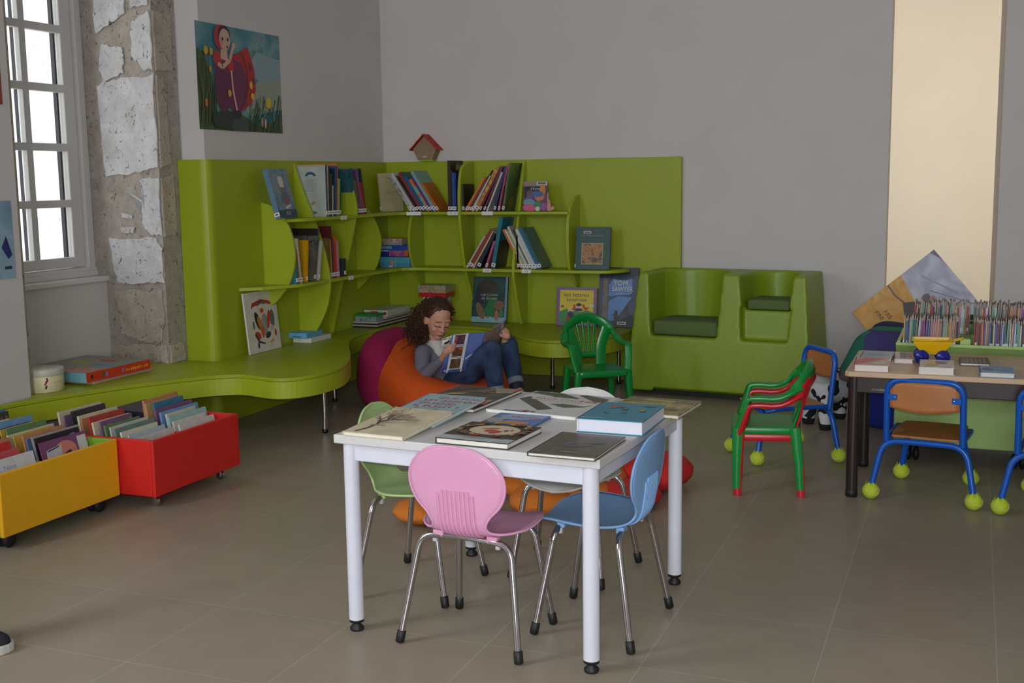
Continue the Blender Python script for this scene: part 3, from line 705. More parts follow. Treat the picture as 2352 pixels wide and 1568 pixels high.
row('B', -3.118, Lw, [(.013, .25, .18, 33, (188, 190, 190), 'white-grey'), (.024, .295, .19, 33, (150, 62, 52), 'brick red'), (.009, .285, .18, 32, (206, 196, 160), 'cream'), (.022, .26, .18, 28, (34, 44, 60), 'dark navy'), (.015, .19, .16, 20, (186, 84, 120), 'pink'), (.026, .335, .2, 11, mottle([(24, 110, 132), (32, 120, 142), (20, 96, 122)], 6), 'tall teal', {'art': [('r', 0, 0, 1, .55, mottle([(40, 40, 40), (66, 56, 50), (50, 44, 60)], 14))]})],
    'the right-leaning lower back row', 'right-leaning books on the lower back shelf')
row('B', -2.752, Lw, [(.012, .215, .16, -2, mottle([(40, 30, 26), (66, 42, 30), (30, 28, 28)], 16), 'dark brown upright'), (.014, .285, .18, -27, (196, 104, 50), 'orange', {'gap': .012}), (.009, .285, .18, -27, (208, 208, 204), 'slim white'), (.013, .275, .18, -27, (156, 170, 96), 'olive green'), (.015, .305, .2, -27, (200, 198, 190), 'ivory'), (.009, .28, .18, -27, (96, 100, 104), 'grey'), (.016, .23, .16, -27, (206, 206, 204), 'short white'),
    (.020, .285, .18, -27, (196, 200, 196), 'pale grey'), (.012, .285, .18, -27, (44, 120, 170), 'blue'), (.020, .29, .2, -27, mottle([(32, 104, 116), (40, 92, 130), (56, 100, 84), (92, 92, 70)], 9), 'wide teal-blue')],
    'the left-leaning lower back row', 'left-leaning books on the lower back shelf')
# left wall, upper shelf
grey_back = [('p', [(.30, .78), (.34, .83), (.42, .86), (.55, .86), (.63, .83), (.68, .78), (.60, .78), (.55, .81), (.43, .81), (.38, .78)], (40, 84, 120))]+[('r', .3, .70-.035*k, .3+random.uniform(.25, .42), .708-.035*k, (140, 142, 140)) for k in range(7)]+[('e', .55, .26, .08, .03, 30, (170, 130, 80)), ('e', .6, .08, .08, .03, (110, 120, 120)), ('r', 0, .97, 1, 1, (190, 150, 120))]
row('L', 6.082, U, [
    (.012, .31, .205, 0, (172, 178, 172), 'large pale grey', {'back': grey_back, 'spine': (36, 92, 134), 'label': 'large pale grey book with a dark blue arc on its back cover'}), (.012, .31, .2, 1, (190, 148, 124), 'pinkish'), (.012, .30, .2, 2, (40, 66, 52), 'dark green'),
    (.022, .255, .19, 3, (48, 66, 58), 'green-black', {'back': [('r', .2, .55, .9, .97, (196, 198, 194))]}), (.012, .185, .17, 4, (206, 198, 172), 'short cream'), (.014, .285, .19, 5, (34, 44, 64), 'dark navy'), (.024, .30, .19, 5, (52, 82, 140), 'blue'), (.008, .318, .2, 5, (190, 106, 46), 'tall orange'),
    (.026, .225, .18, 5, (146, 176, 112), 'pale green'), (.014, .20, .17, 5, (44, 60, 40), 'short dark green')], 'the upper row by the window', 'upright books on the upper shelf by the window')
row('L', 6.428, U, [(.030, .29, .19, -11, mottle([(40, 84, 96), (52, 96, 104), (34, 62, 80)], 14), 'teal'), (.024, .215, .17, -11, (112, 100, 40), 'olive brown'), (.012, .28, .18, -11, (84, 60, 120), 'violet'), (.014, .28, .18, -11, (160, 52, 50), 'brick red'), (.014, .29, .19, -11, (72, 110, 150), 'steel blue'), (.03, .20, .17, -11, (186, 22, 26), 'bright red'), (.012, .29, .19, -11, (60, 58, 60), 'charcoal')],
    'the upper row before the corner', 'books before the corner on the upper shelf')
book(T(-3.735, 7.01, U+.001) @ RZ(-38) @ RY(-9), .17, .26, .012, (176, 166, 124), 'beige book facing out in the corner of the upper shelf', sticker=True, art=[*scrib(.35, .86, .3, .04, (120, 110, 80), 6), ('r', .2, .5, .8, .515, (150, 138, 100)), ('r', .25, .44, .75, .452, (150, 138, 100)), ('r', .3, .3, .7, .31, (150, 138, 100))], name='shelf_book')
blue_art = [('e', .3, .7, .3, .2, 30, (120, 140, 150)), ('e', .55, .62, .22, .12, (110, 110, 104)), ('e', .6, .4, .22, .14, 40, (84, 104, 116)), ('r', .40, .62, .66, .84, (196, 196, 180)), ('e', .62, .3, .08, .12, -20, (160, 80, 60)), ('e', .6, .22, .2, .03, 15, (190, 190, 186)), ('r', 0, 0, 1, .16, (32, 76, 92)), ('r', .42, .06, .64, .12, (200, 150, 150)), ('r', .46, .075, .60, .105, (60, 50, 60))]
book(T(-3.662, 5.622, U+.001) @ RY(-15), .185, .285, .034, mottle([(70, 100, 122), (96, 120, 136), (120, 140, 150), (84, 92, 96)], 14), 'thick blue picture book facing out at the near end of the upper shelf', art=blue_art, spine=(96, 130, 160), name='shelf_book')
# left wall, lower shelf
twig = [('l', [(.1, .1), (.3, .45), (.28, .8)], .05, (34, 30, 28)), ('l', [(.3, .45), (.6, .7), (.9, .78)], .03, (34, 30, 28)), ('l', [(.28, .62), (.1, .85)], .025, (34, 30, 28)), ('l', [(.6, .7), (.7, .92)], .02, (34, 30, 28)), ('e', .7, .62, .12, .04, (130, 120, 110)), ('e', .5, .55, .1, .03, (120, 112, 100)), ('r', 0, .86, 1, 1, (52, 40, 36))]
row('L', 5.722, Lw, [(.016, .12, .16, -7, (52, 120, 130), 'small teal'), (.016, .20, .17, -7, mottle([(96, 60, 34), (150, 92, 40), (60, 44, 34)], 24), 'brown patterned'), (.016, .262, .19, -7, (196, 202, 200), 'white'), (.008, .262, .18, -7, (206, 140, 60), 'slim orange'), (.006, .26, .18, -7, (96, 124, 60), 'slim green')],
    'the lower row by the window', 'leaning books on the lower shelf by the window')
book(T(-3.60, 5.828, Lw+.0022) @ RZ(90) @ RY(6), .14, .245, .011, (214, 158, 22), 'bright yellow book in front of the tree book on the lower shelf', back=[('r', .2, .7-.06*k, .75, .71-.06*k, (176, 124, 20)) for k in range(0)] or [('r', .2, .5, .7, .51, (176, 124, 20)), ('r', .2, .44, .66, .45, (176, 124, 20)), ('r', .2, .38, .72, .39, (176, 124, 20))], name='shelf_book')
book(T(-3.605, 5.92, Lw+.0045) @ RZ(90) @ RY(12), .195, .31, .014, mottle([(84, 84, 74), (110, 108, 96), (70, 76, 64), (130, 126, 116)], 10), 'tall grey book with dark bare branches on the lower shelf', back=twig, name='shelf_book')
book(T(-3.60, 5.962, Lw+.004) @ RZ(90) @ RY(12.5), .17, .235, .012, (190, 188, 172), 'ivory slim book leaning on the divider, lower shelf by the window', name='shelf_book')
row('L', 6.088, Lw, [(.020, .245, .17, -2, mottle([(84, 120, 56), (120, 80, 44), (96, 60, 36)], 12), 'green and brown'), (.012, .235, .17, -2, (176, 150, 60), 'mustard'), (.013, .315, .2, -2, (96, 30, 40), 'tall maroon'), (.014, .245, .17, -2, (92, 66, 120), 'violet'), (.024, .215, .17, -2, (206, 40, 36), 'bright red'), (.008, .25, .18, -2, (196, 112, 40), 'slim orange'), (.024, .225, .17, -2, (196, 138, 156), 'pale pink')],
    'the lower row beyond the divider', 'upright books on the lower shelf by the window')
book(T(-3.60, 6.272, Lw+.0005) @ RZ(90), .12, .11, .014, (50, 60, 66), 'small dark book at the end of the lower shelf by the window', name='shelf_book')

# face-out books standing on shelf and bench
def stand(x, y, z, a=-9): return T(x, y, z+.001) @ RZ(-90) @ RY(a)
noel = [('r', .18, .12, .80, .62, (176, 160, 120)), ('r', .2, .135, .78, .605, mottle([(40, 34, 24), (150, 84, 36), (176, 120, 56), (84, 70, 36), (60, 44, 26)], 24)), ('t', 'CHARLES DICKENS', .46, .90, .05, 'CENTER', 1.0, (130, 100, 72)), ('t', 'Un Chant de Noël', .48, .775, .07, 'CENTER', 1.0, (150, 136, 90)), ('r', .22, .845, .44, .90, (206, 206, 200)), ('r', .24, .86, .42, .885, (60, 60, 60)), ('t', 'Gallimard', .46, .06, .03, 'CENTER', (150, 110, 60))][:-1]
book(stand(-2.368, 7.075, Lw), .23, .272, .018, (32, 74, 70), 'dark green book with framed painting standing at the shelf end', art=noel, spine=(46, 92, 90))
kids = [('r', 0, .84, 1, 1, (150, 130, 116)), ('r', .55, .88, .98, .99, (210, 208, 196)), ('r', .6, .905, .93, .97, (90, 100, 90)), ('r', .05, .45, .8, .84, (28, 26, 40)), ('t', "d'Europe", .3, .72, .12, 'LEFT', (200, 200, 206)), ('e', .3, .6, .16, .11, (120, 70, 60)), ('e', .3, .5, .18, .1, 20, (96, 84, 130)), ('e', .8, .7, .12, .2, (206, 130, 60)), ('e', .68, .48, .2, .13, (206, 120, 84)), ('e', .6, .58, .26, .1, (70, 100, 150)), ('e', .25, .3, .24, .12, (110, 150, 170)), ('e', .28, .12, .3, .12, (206, 90, 120)), ('e', .62, .22, .15, .14, (60, 130, 90)), ('e', .62, .08, .1, .08, (206, 206, 170)), ('e', .86, .16, .13, .13, (150, 80, 140))]
kb = book(stand(-2.712, 7.05, U, -6), .165, .19, .012, (96, 60, 84), 'small children book with cut-out characters standing face-out on the upper shelf', art=kids, sticker=False)
b = B(); b.prism([(.164, .004), (.19, .002), (.215, .012), (.212, .03), (.19, .028), (.186, .06), (.17, .085), (.175, .11), (.164, .12)], .0015, .0105, mottle([(206, 96, 128), (206, 150, 120), (160, 84, 140)], 40), frame((0, 0, 0), (0, 1, 0), (0, 0, 1), (1, 0, 0))); b.build('cut_out_edge', kb)
grimm = [('r', 0, 0, 1, .12, (130, 176, 186)), ('e', .42, .78, .28, .16, mottle([(50, 40, 30), (78, 56, 38)], 30)), ('e', .2, .5, .14, .3, (24, 40, 52)), ('p', [(.3, .15), (.5, .5), (.72, .55), (.62, .12)], (28, 110, 56)), ('e', .25, .25, .1, .2, 25, (120, 96, 66)), ('e', .78, .38, .14, .1, (132, 92, 62)), ('e', .72, .16, .06, .12, (172, 108, 64)), ('e', .85, .2, .06, .1, (60, 122, 90)), ('r', .38, .085, .56, .125, (210, 210, 206)), ('r', .4, .094, .54, .115, (70, 80, 80)), ('t', 'Les Contes', .24, .58, .085, 'LEFT', 1.05, (176, 190, 160)), ('t', 'de Grimm', .26, .50, .085, 'LEFT', 1.05, (176, 190, 160)), ('r', .94, 0, 1, 1, (122, 150, 176))]
book(stand(-3.142, 7.168, .355, -10), .255, .31, .016, mottle([(20, 62, 52), (28, 84, 72), (18, 46, 50), (40, 96, 96)], 9), 'dark green forest tale book leaning on the bench behind the girl', art=grimm, spine=(120, 150, 170), sticker=False)
lett = [('r', .08, .07, .92, .93, (222, 196, 44)), ('p', [(.08, .07), (.92, .07), (.92, .36), (.75, .42), (.6, .36), (.45, .40), (.25, .44), (.08, .36)], (70, 140, 76)), ('t', 'les lettres', .5, .76, .145, 'CENTER', 1.2, (44, 40, 84)), ('t', 'toudoux', .5, .64, .135, 'CENTER', 1.2, (44, 40, 84)), ('e', .15, .5, .04, .03, (96, 100, 70)), ('e', .88, .54, .06, .03, (200, 210, 210)),
        ('e', .36, .40, .07, .08, (230, 190, 150)), ('e', .36, .26, .08, .12, (60, 44, 84)), ('e', .30, .18, .05, .08, (176, 40, 60)), ('e', .56, .50, .07, .07, (230, 190, 150)), ('e', .56, .55, .07, .04, (44, 32, 30)), ('l', [(.44, .55), (.46, .44), (.40, .44)], .05, (200, 60, 40)), ('l', [(.66, .56), (.72, .44), (.80, .47)], .05, (200, 60, 40)), ('e', .56, .42, .1, .04, (50, 50, 90)), ('l', [(.66, .2), (.58, .25), (.52, .2), (.52, .13), (.58, .09), (.66, .12)], .035, (110, 170, 150)), ('e', .84, .12, .06, .05, (206, 60, 40))]
book(stand(-2.532, 7.165, .355, -8), .275, .25, .014, mottle([(104, 84, 140), (150, 80, 110), (90, 100, 160), (130, 90, 150)], 60), 'yellow children book with a violet patterned border standing behind the plastic chair', art=lett, sticker=False)
tom = [('r', 0, .86, 1, 1, (30, 34, 50)), ('p', [(.22, 0), (1, 0), (1, .16), (.8, .22), (.6, .12), (.4, .1)], (26, 30, 34)), ('p', [(.25, .1), (.45, .12), (.85, .5), (.85, .84), (.65, .9), (.4, .84), (.25, .7)], mottle([(60, 96, 160), (84, 130, 190), (70, 110, 176)], 10)), ('p', [(.02, .35), (.5, .52), (.85, .50), (.85, .56), (.02, .5)], (50, 84, 116)), ('p', [(.08, 0), (.24, 0), (.22, .9), (.12, .9)], mottle([(84, 74, 62), (120, 108, 90)], 20)), ('p', [(.0, .82), (.9, .82), (.9, .98), (0, .98)], (30, 32, 44)), ('e', .6, .84, .26, .05, (34, 44, 70)),
       ('t', 'TOM', .55, .70, .115, 'CENTER', 1.0, (222, 214, 186)), ('t', 'SAWYER', .60, .60, .115, 'CENTER', .82, (222, 214, 186)), ('t', 'DÉTECTIVE', .60, .545, .045, 'CENTER', 1.1, (150, 180, 206)), ('t', 'Mark Twain', .58, .92, .05, 'CENTER', 1.0, (200, 206, 216)), ('e', .46, .17, .06, .07, (64, 52, 46)), ('e', .46, .25, .04, .03, (44, 38, 38)), ('e', .72, .24, .06, .08, 20, (70, 58, 52)), ('e', .73, .34, .04, .03, (44, 38, 38)), ('l', [(.36, .2), (.42, .22)], .03, (64, 52, 46)), ('l', [(.62, .28), (.7, .3)], .03, (64, 52, 46)), ('r', .5, .045, .72, .09, (210, 210, 206)), ('r', .52, .055, .70, .08, (60, 60, 60))]
book(stand(-2.245, 7.17, .355, -8), .262, .385, .016, mottle([(34, 44, 66), (44, 62, 92), (30, 36, 50)], 10), 'tall dark blue night-scene book leaning between bench wall and green double seat', art=tom, sticker=False)
zoo = [('p', [(.16, .72), (.22, .82), (.5, .87), (.78, .82), (.84, .74), (.78, .76), (.5, .81), (.22, .75)], (176, 52, 34)), ('p', [(.36, .80), (.42, .83), (.58, .83), (.62, .81), (.61, .775), (.5, .795), (.37, .765)], (52, 44, 42)), *scrib(.38, .79, .22, .03, (150, 140, 136), 5), ('e', .34, .52, .07, .16, 20, (40, 36, 36)), ('e', .42, .44, .06, .17, 25, (206, 120, 50)), ('e', .55, .45, .1, .18, (150, 150, 144)), ('e', .68, .52, .05, .16, -15, (196, 60, 40)), ('e', .8, .52, .07, .15, (96, 104, 100)), ('e', .5, .68, .06, .04, (206, 70, 40)), ('e', .3, .28, .1, .06, -30, (186, 60, 50)), ('e', .62, .26, .09, .05, 20, (60, 54, 52)), ('e', .86, .28, .03, .06, (190, 30, 40)), ('e', .2, .46, .03, .07, (110, 120, 90)), ('p', [(.2, .3), (.3, .16), (.5, .12), (.5, .14), (.33, .19), (.24, .31)], (46, 52, 44)), ('e', .28, .12, .03, .05, (46, 66, 50)), ('e', .72, .15, .08, .02, 15, (206, 150, 90)), ('e', .46, .33, .05, .1, (206, 90, 60)), ('e', .75, .36, .07, .05, 30, (190, 184, 170))]
book(T(-3.752, 5.435, .356) @ RY(-5.5), .315, .345, .012, (212, 206, 194), 'white picture book with colourful cut-out animals leaning on the green panel', art=zoo, spine=(214, 212, 206), sticker=False)

# ------------------------------------------------------------------ boxes of games
def gbox(mtx, sx, sy, h, lid, base, label, top=None, side=None, group=None, name='game_box', lidh=.6):
    r = thing(name, label, 'game box', group=group, mtx=mtx)
    lm = lid if not isinstance(lid, tuple) else mat(lid, .4, 0, .08, 20); bm_ = base if not isinstance(base, tuple) else mat(base, .4, 0, .08, 20)
    b = B(); b.box2((.002, .002, 0), (sx-.002, sy-.002, h*.97), bm_, .001); b.build('box_base', r)
    b = B(); b.box2((0, 0, h*(1-lidh)), (sx, sy, h), lm, .0012); ld = b.build('box_lid', r)
    if top: art_mesh(top, sx, sy, frame((0, 0, h), (1, 0, 0), (0, 1, 0), (0, 0, 1))).build('lid_picture', ld)
    if side: art_mesh(side, sx, h, frame((0, 0, 0), (1, 0, 0), (0, 0, 1), (0, -1, 0))).build('side_picture', ld)
    return r
GR = 'stacked game boxes in the bench corner'
gbox(T(-3.795, 6.69, .3555), .185, .50, .02, (176, 160, 156), (40, 38, 40), 'lowest flat pinkish game box of the corner stack on the bench', group=GR, lidh=.5)
gbox(T(-3.795, 6.70, .376), .18, .50, .018, (186, 180, 172), (50, 46, 46), 'flat grey game box second from the bottom of the corner stack', group=GR, lidh=.5)
gbox(T(-3.792, 6.83, .3945), .175, .33, .02, (170, 166, 150), (60, 56, 54), 'thin beige game box under the white one in the corner stack', group=GR, lidh=.7)
sd = [('r', .3, .25, .62, .8, (170, 40, 44)), ('r', .66, .25, .8, .8, (150, 190, 196)), ('e', .9, .5, .07, .28, (150, 60, 50))]
gbox(T(-3.792, 6.84, .415), .178, .34, .042, (204, 204, 192), (196, 192, 180), 'white game box with red lettering on top of the corner stack', side=sd, group=GR, lidh=.95)
gbox(T(-3.79, 6.715, .3945), .16, .10, .05, (36, 132, 62), mottle([(120, 160, 150), (150, 160, 140), (70, 110, 160)], 40), 'plastic box with a green lid at the front of the corner stack', group=GR, lidh=.35, name='storage_box')
for k, (c1, c2, hh, w1) in enumerate((((206, 200, 190), (200, 60, 60), .06, .16), ((150, 120, 84), (96, 80, 60), .06, .15), ((196, 190, 170), (180, 174, 160), .052, .14))):
    gbox(T(-3.46+.004*k, 7.06, .356+[0, .0605, .121][k]), w1, .15, hh, c1, c2, ['white and red game box at the bottom of the pile behind the girl', 'brown game box in the middle of the pile behind the girl', 'cream game box directly below the red tray behind the girl'][k], group='pile of boxes behind the girl')
gbox(T(-3.485, 7.05, .5305), .205, .15, .080, mottle([(84, 130, 66), (206, 150, 70), (120, 170, 150), (180, 90, 60), (150, 170, 190)], 40), (186, 30, 34), 'green patterned game box in a red tray just above the girl', lidh=.62, group='pile of boxes behind the girl')
GC = 'boxes on the lower corner shelf'
gbox(T(-3.755, 7.02, Lw+.0006), .225, .17, .068, (84, 160, 180), (70, 146, 170), 'turquoise game box, lowest of three on the lower corner shelf', side=[('r', .52, 0, .55, 1, (110, 180, 196)), ('e', .42, .4, .05, .3, (206, 140, 110)), ('r', .3, .04, .44, .12, (230, 230, 230))], group=GC)
gbox(T(-3.745, 7.025, Lw+.0692), .205, .165, .078, mottle([(44, 66, 160), (56, 84, 180)], 10), (36, 46, 130), 'blue and violet game box between two others on the corner shelf', side=[('r', .3, .05, .85, .55, mottle([(150, 90, 150), (190, 110, 150), (120, 60, 140)], 20)), ('r', .85, .05, 1, .6, (200, 100, 50)), ('r', 0, .7, .4, .95, (110, 160, 170)), ('r', .02, .48, .28, .58, (180, 190, 210))], group=GC)
gbox(T(-3.74, 7.035, Lw+.1478), .15, .15, .045, mottle([(130, 170, 150), (190, 130, 120), (206, 200, 180), (120, 110, 90)], 40), (150, 160, 150), 'small multicoloured box on top of the blue one, corner shelf', group=GC)
gbox(T(-3.80+.01, 5.955, .3555), .125, .235, .03, (214, 214, 208), (196, 60, 50), 'white speckled box lying under a blue one on the bench', side=[('e', .3, .5, .02, .1, (190, 120, 90)), ('e', .6, .4, .02, .1, (190, 120, 90))], lidh=.98)
gbox(T(-3.797, 5.92, .386) @ RZ(3), .12, .20, .032, (104, 170, 210), (90, 156, 200), 'light blue box lying on a white box on the bench', side=[('r', .2, .2, .7, .4, (60, 110, 150))], lidh=.98)
# large board game under the window
gm = gbox(T(-4.36, 4.37, .372) @ RZ(-3) @ RX(.6), .43, .44, .046, (206, 62, 34), (150, 200, 214), 'large red-orange board game box under the window, on the bench', top=[('r', .0, .0, 1, 1, (110, 130, 130)), ('r', .03, .03, .97, .97, mottle([(96, 124, 128), (120, 140, 130), (150, 130, 90), (90, 110, 120)], 8)), ('p', [(.55, .02), (.98, .02), (.98, .3), (.6, .22)], mottle([(206, 196, 170), (196, 80, 70), (120, 150, 180)], 24)), ('e', .3, .6, .14, .1, (176, 160, 60)), ('e', .6, .75, .12, .06, (170, 60, 60)), ('e', .7, .5, .1, .05, (70, 120, 170))], lidh=.98)
art_mesh([('r', .0, 0, 1, 1, (206, 56, 30)), *scrib(.6, .3, .36, .4, (222, 160, 50), 10), ('e', .3, .5, .02, .3, (150, 110, 190)), ('e', .25, .5, .03, .3, (120, 84, 40)), ('e', .55, .5, .02, .3, (150, 110, 190)), ('e', .08, .5, .02, .25, (84, 40, 30))], .44, .046, frame((.43, 0, 0), (0, 1, 0), (0, 0, 1), (1, 0, 0))).build('side_picture', gm)
art_mesh([('r', 0, 0, 1, 1, (120, 176, 190))], .43, .046, frame((0, 0, 0), (1, 0, 0), (0, 0, 1), (0, -1, 0))).build('end_picture', gm)
b = B(); b.box2((-4.37, 4.40, .3555), (-3.935, 4.84, .3705), mat((200, 160, 140), .5), .002, None); tag(b.build('flat_game_board', None), 'flat folded game board under the large red-orange box', 'game board')
# round tin
tin = thing('paper_drum', 'round cream cardboard drum with a small red flower, on the bench', 'container', (-4.06, 4.205, .3555))
CRM = mat((216, 206, 166), .5)
b = B(); b.lathe([(.088, 0), (.092, .003), (.092, .078), (.090, .08)], CRM, 40); b.build('drum_body', tin)
b = B(); b.lathe([(.0935, .076), (.095, .079), (.095, .104), (.092, .107), (.0001, .107)], mat((196, 190, 176), .5), 40); b.build('lid', tin)
fl_ = B()
for a, z, r_, c in ((-38, .05, .008, (176, 40, 70)), (-35, .058, .006, (150, 30, 50)), (-42, .04, .006, (176, 50, 90)), (-38, .03, .006, (60, 70, 50)), (-36, .066, .005, (50, 60, 50)), (-40, .024, .007, (50, 70, 60))):
    fl_.ell((.0915*math.cos(R(a)), .0915*math.sin(R(a)), z), (.003, r_, r_), mat(c, .5), None, 10, 6)
for k in range(7): fl_.box((.0922*math.cos(R(-15+k*6)), .0922*math.sin(R(-15+k*6)), .046+.001*k), (.0012, .006, .003), mat((206, 150, 120), .5), 0, None)
tag(fl_.build('flower_print', tin), 'small red flower print')
# paper bird house on top of the bookcase
bh = thing('bird_house', 'little cardboard bird house with a red roof on top of bookcase', 'bird house', (-3.487, 7.262, 1.4405))
KR = mat((150, 124, 96), .8, 0, .1, 40); RF = mat((186, 40, 24), .6, 0, .12, 60)
b = B(); fr = frame((0, -.045, 0), (1, 0, 0), (0, 0, 1), (0, -1, 0))
hz = [(-.055, .012), (.055, .012), (.088, .085), (.0, .172), (-.088, .085)]
b.prism(hz, -.012, .012, KR, fr, .002); b.prism([(p[0]*.96, p[1]) for p in hz], -.078, -.07, KR, fr); 
for i in (1, 4): p, q = hz[i], hz[(i+1) % 5]; b.box2((0, 0, 0), (V((q[0]-p[0], q[1]-p[1])).length, .004, .066), KR, 0, fr @ frame((p[0], p[1], -.072), V((q[0]-p[0], q[1]-p[1], 0)).normalized(), V((-(q[1]-p[1]), q[0]-p[0], 0)).normalized(), (0, 0, 1)))
b.box2((-.03, .0445+.012, .04), (.03, .0445+.0125, .045), KR); b.build('house_body', bh)
for sgn in (-1, 1):
    b = B(); d = V((sgn*.108, -.107, 0)).normalized(); n = V((sgn*.107, .108, 0)).normalized()
    b.box2((-.006, 0, -.10), (.146, .006, .034), RF, .0015, fr @ frame((0, .176, 0), d, n, (0, 0, 1)))
    for k in range(5): b.box((.006+.031*k, .005, .022-.02*(k % 2)), (.016, .008, .016), mat((150, 50, 28), .7), .001, fr @ frame((0, .176, 0), d, n, (0, 0, 1)))
    tag(b.build('roof_side', bh), 'red roof side')
b = B(); b.prism([(-.018, .028), (.018, .028), (.012, .036), (-.012, .036)], .0125, .0135, mat((206, 190, 170), .6), fr); b.build('doorway', bh)
b = B(); b.box2((-.04, -.05, 0), (.055, .03, .012), mat((150, 190, 40), .6), .003); tag(b.build('stand', bh), 'lime green stand')
# ------------------------------------------------------------------ book troughs on castors
def trough(name, label, x0, x1, y0, y1, front, side, wheels):
    r = thing(name, label, 'book bin', (x1, y0, 0)); w, d = y1-y0, x1-x0; t = .018; zb, zt = .058, .292
    F = mat(front, .5, 0, .03, 20); S = mat(side, .5, 0, .03, 20)
    b = B(); b.box2((-t, 0, zb), (0, w, zt), F, .004); tag(b.build('front_panel', r), None)
    b = B(); b.box2((-d, 0, zb), (-d+t, w, zt), F, .004); b.build('rear_panel', r)
    for yy in (0, w-t): b = B(); b.box2((-d+t, yy, zb), (-t, yy+t, zt), S, .004); b.build('end_panel', r)
    b = B(); b.box2((-d+t, t, zb), (-t, w-t, zb+.012), S); b.build('bottom_panel', r)
    b = B(); b.box2((-d+t, w/2-.004, zb+.012), (-t, w/2+.004, zt-.03), S); b.build('partition', r)
    for (xx, yy) in ((-.06, .07), (-.06, w-.07), (-d+.06, .07), (-d+.06, w-.07)):
        b = B()
        if wheels == 'ball':
            b.ell((xx+.012, yy, .03), (.016, .03, .03), RUBBER); b.ell((xx-.022, yy, .03), (.016, .03, .03), RUBBER); b.cyl((xx-.005, yy, .02), (xx-.005, yy, zb), .012, RUBBER)
        else:
            b.lathe([(.019, -.007), (.021, -.004), (.021, .004), (.019, .007)], CHROME, 18, T(xx, yy, .021) @ RX(90)); b.cyl((xx, yy, .03), (xx, yy, zb), .006, CHROME); b.box((xx, yy-.011, .032), (.016, .003, .032), CHROME, .001); b.box((xx, yy+.011, .032), (.016, .003, .032), CHROME, .001)
        b.build('castor', r)
    return r
trough('book_trough', 'yellow-fronted book trough on black castors, full of picture books', -3.74, -3.20, 3.072, 3.69, (232, 172, 20), (120, 170, 40), 'ball')
trough('book_trough', 'red book trough on small chrome castors, full of picture books', -3.54, -3.03, 3.645+.055, 4.285, (206, 30, 26), (206, 30, 26), 'chrome')
PALX = [((196, 196, 188), 'white'), ((60, 120, 150), 'teal-blue'), ((206, 196, 166), 'cream'), ((34, 60, 110), 'navy'), ((150, 176, 170), 'pale green-grey'), ((176, 60, 54), 'red'), ((190, 150, 100), 'tan'), ((96, 130, 84), 'green'), ((110, 150, 190), 'light blue'), ((60, 56, 58), 'charcoal'), ((206, 170, 70), 'yellow'), ((120, 84, 120), 'violet'), ((84, 100, 96), 'slate green'), ((190, 130, 90), 'orange-tan')]
def fill(tag_, x0, x1, y0, y1, zb, n, seed, first, group, top_lo, top_hi):
    """one file of books, faces to the room, leaning back; first = given covers at the front"""
    rnd = random.Random(seed); x = x1
    step = (x1-x0)/n
    for i in range(n):
        sp = first[i] if i < len(first) else None
        col, nm = PALX[(i*5+seed*3+rnd.randint(0, 3)) % len(PALX)]
        k = i/(n-1); h = (top_lo+(top_hi-top_lo)*k)-zb+rnd.uniform(-.014, .014); w = min(y1-y0-.012, rnd.uniform(.19, .265)); a = -6-8*(1-k)-rnd.uniform(0, 1.5)
        t = rnd.uniform(.006, .013); art = None; yy = y0+rnd.uniform(.004, max(.005, y1-y0-w-.004)); turn = rnd.uniform(-1.2, 1.2)
        if sp: col, nm, h, w, art = sp[0], sp[1], sp[2], sp[3], sp[4]; yy = y0+sp[5]
        else:
            if rnd.random() < .55: art = [('r', .05, .62, .95, .95, mottle([tuple(max(20, c-30) for c in col), col, PALX[rnd.randint(0, 13)][0]], 26))]
        x -= step
        mcol = col
        ang = R(a)
        m = T(x, yy, zb+.001) @ RZ(turn) @ RY(a)
        book(m, w, h, t, mcol, '%s book, %s from the front in the %s' % (nm, nth(i), tag_), group, art=art, sticker=rnd.random() < .5, name='picture_book', pages=PAGES)
nina = [('t', 'Nina', .5, .82, .1, 'CENTER', 1.3, (120, 160, 200)), ('r', .3, .76, .7, .77, (150, 150, 160)), *scrib(.12, .60, .76, .09, (110, 116, 134), 9, .25)]
redt = [*scrib(.3, .80, .5, .1, (140, 150, 140), 6), ('r', 0, .55, 1, .7, (206, 96, 96))]
face = [('e', .5, .78, .24, .16, (206, 130, 116)), ('p', [(.05, .55), (.4, .55), (.42, .9), (.1, .86)], (190, 190, 196)), ('r', .78, .72, .98, .95, (206, 206, 200)), ('l', [(.12, .84), (.38, .88)], .02, (60, 50, 70)), ('e', .52, .74, .1, .03, 20, (70, 40, 60))]
dark = [('r', .02, .6, .98, .97, (40, 24, 30)), ('e', .78, .82, .14, .08, 30, (120, 130, 170)), ('e', .62, .78, .06, .05, (60, 70, 130))]
YB = .0715
fill("yellow trough's near file", -3.70, -3.235, 3.095, 3.372, YB, 15, 2, [((206, 208, 210), 'white', .245, .25, nina, .006), ((196, 80, 84), 'pinkish red', .262, .23, None, .0), ((200, 40, 40), 'bright red', .285, .225, redt, .0)], 'picture books in the yellow trough', .325, .385)
fill("yellow trough's far file", -3.70, -3.235, 3.392, 3.668, YB, 15, 4, [((122, 70, 112), 'violet', .262, .25, face, .008), ((150, 152, 150), 'dark-topped', .285, .25, dark, .006), ((90, 110, 150), 'grey-blue', .272, .2, None, .004)], 'picture books in the yellow trough', .335, .385)
fill("red trough's near file", -3.50, -3.065, 3.722, 3.985, YB, 14, 7, [((196, 196, 190), 'white', .222, .24, None, .006), ((176, 188, 196), 'pale blue', .232, .23, None, .01), ((206, 200, 180), 'cream', .244, .22, None, .0), ((110, 130, 120), 'red-spined grey', .255, .24, None, .0)], 'picture books in the red trough', .315, .375)
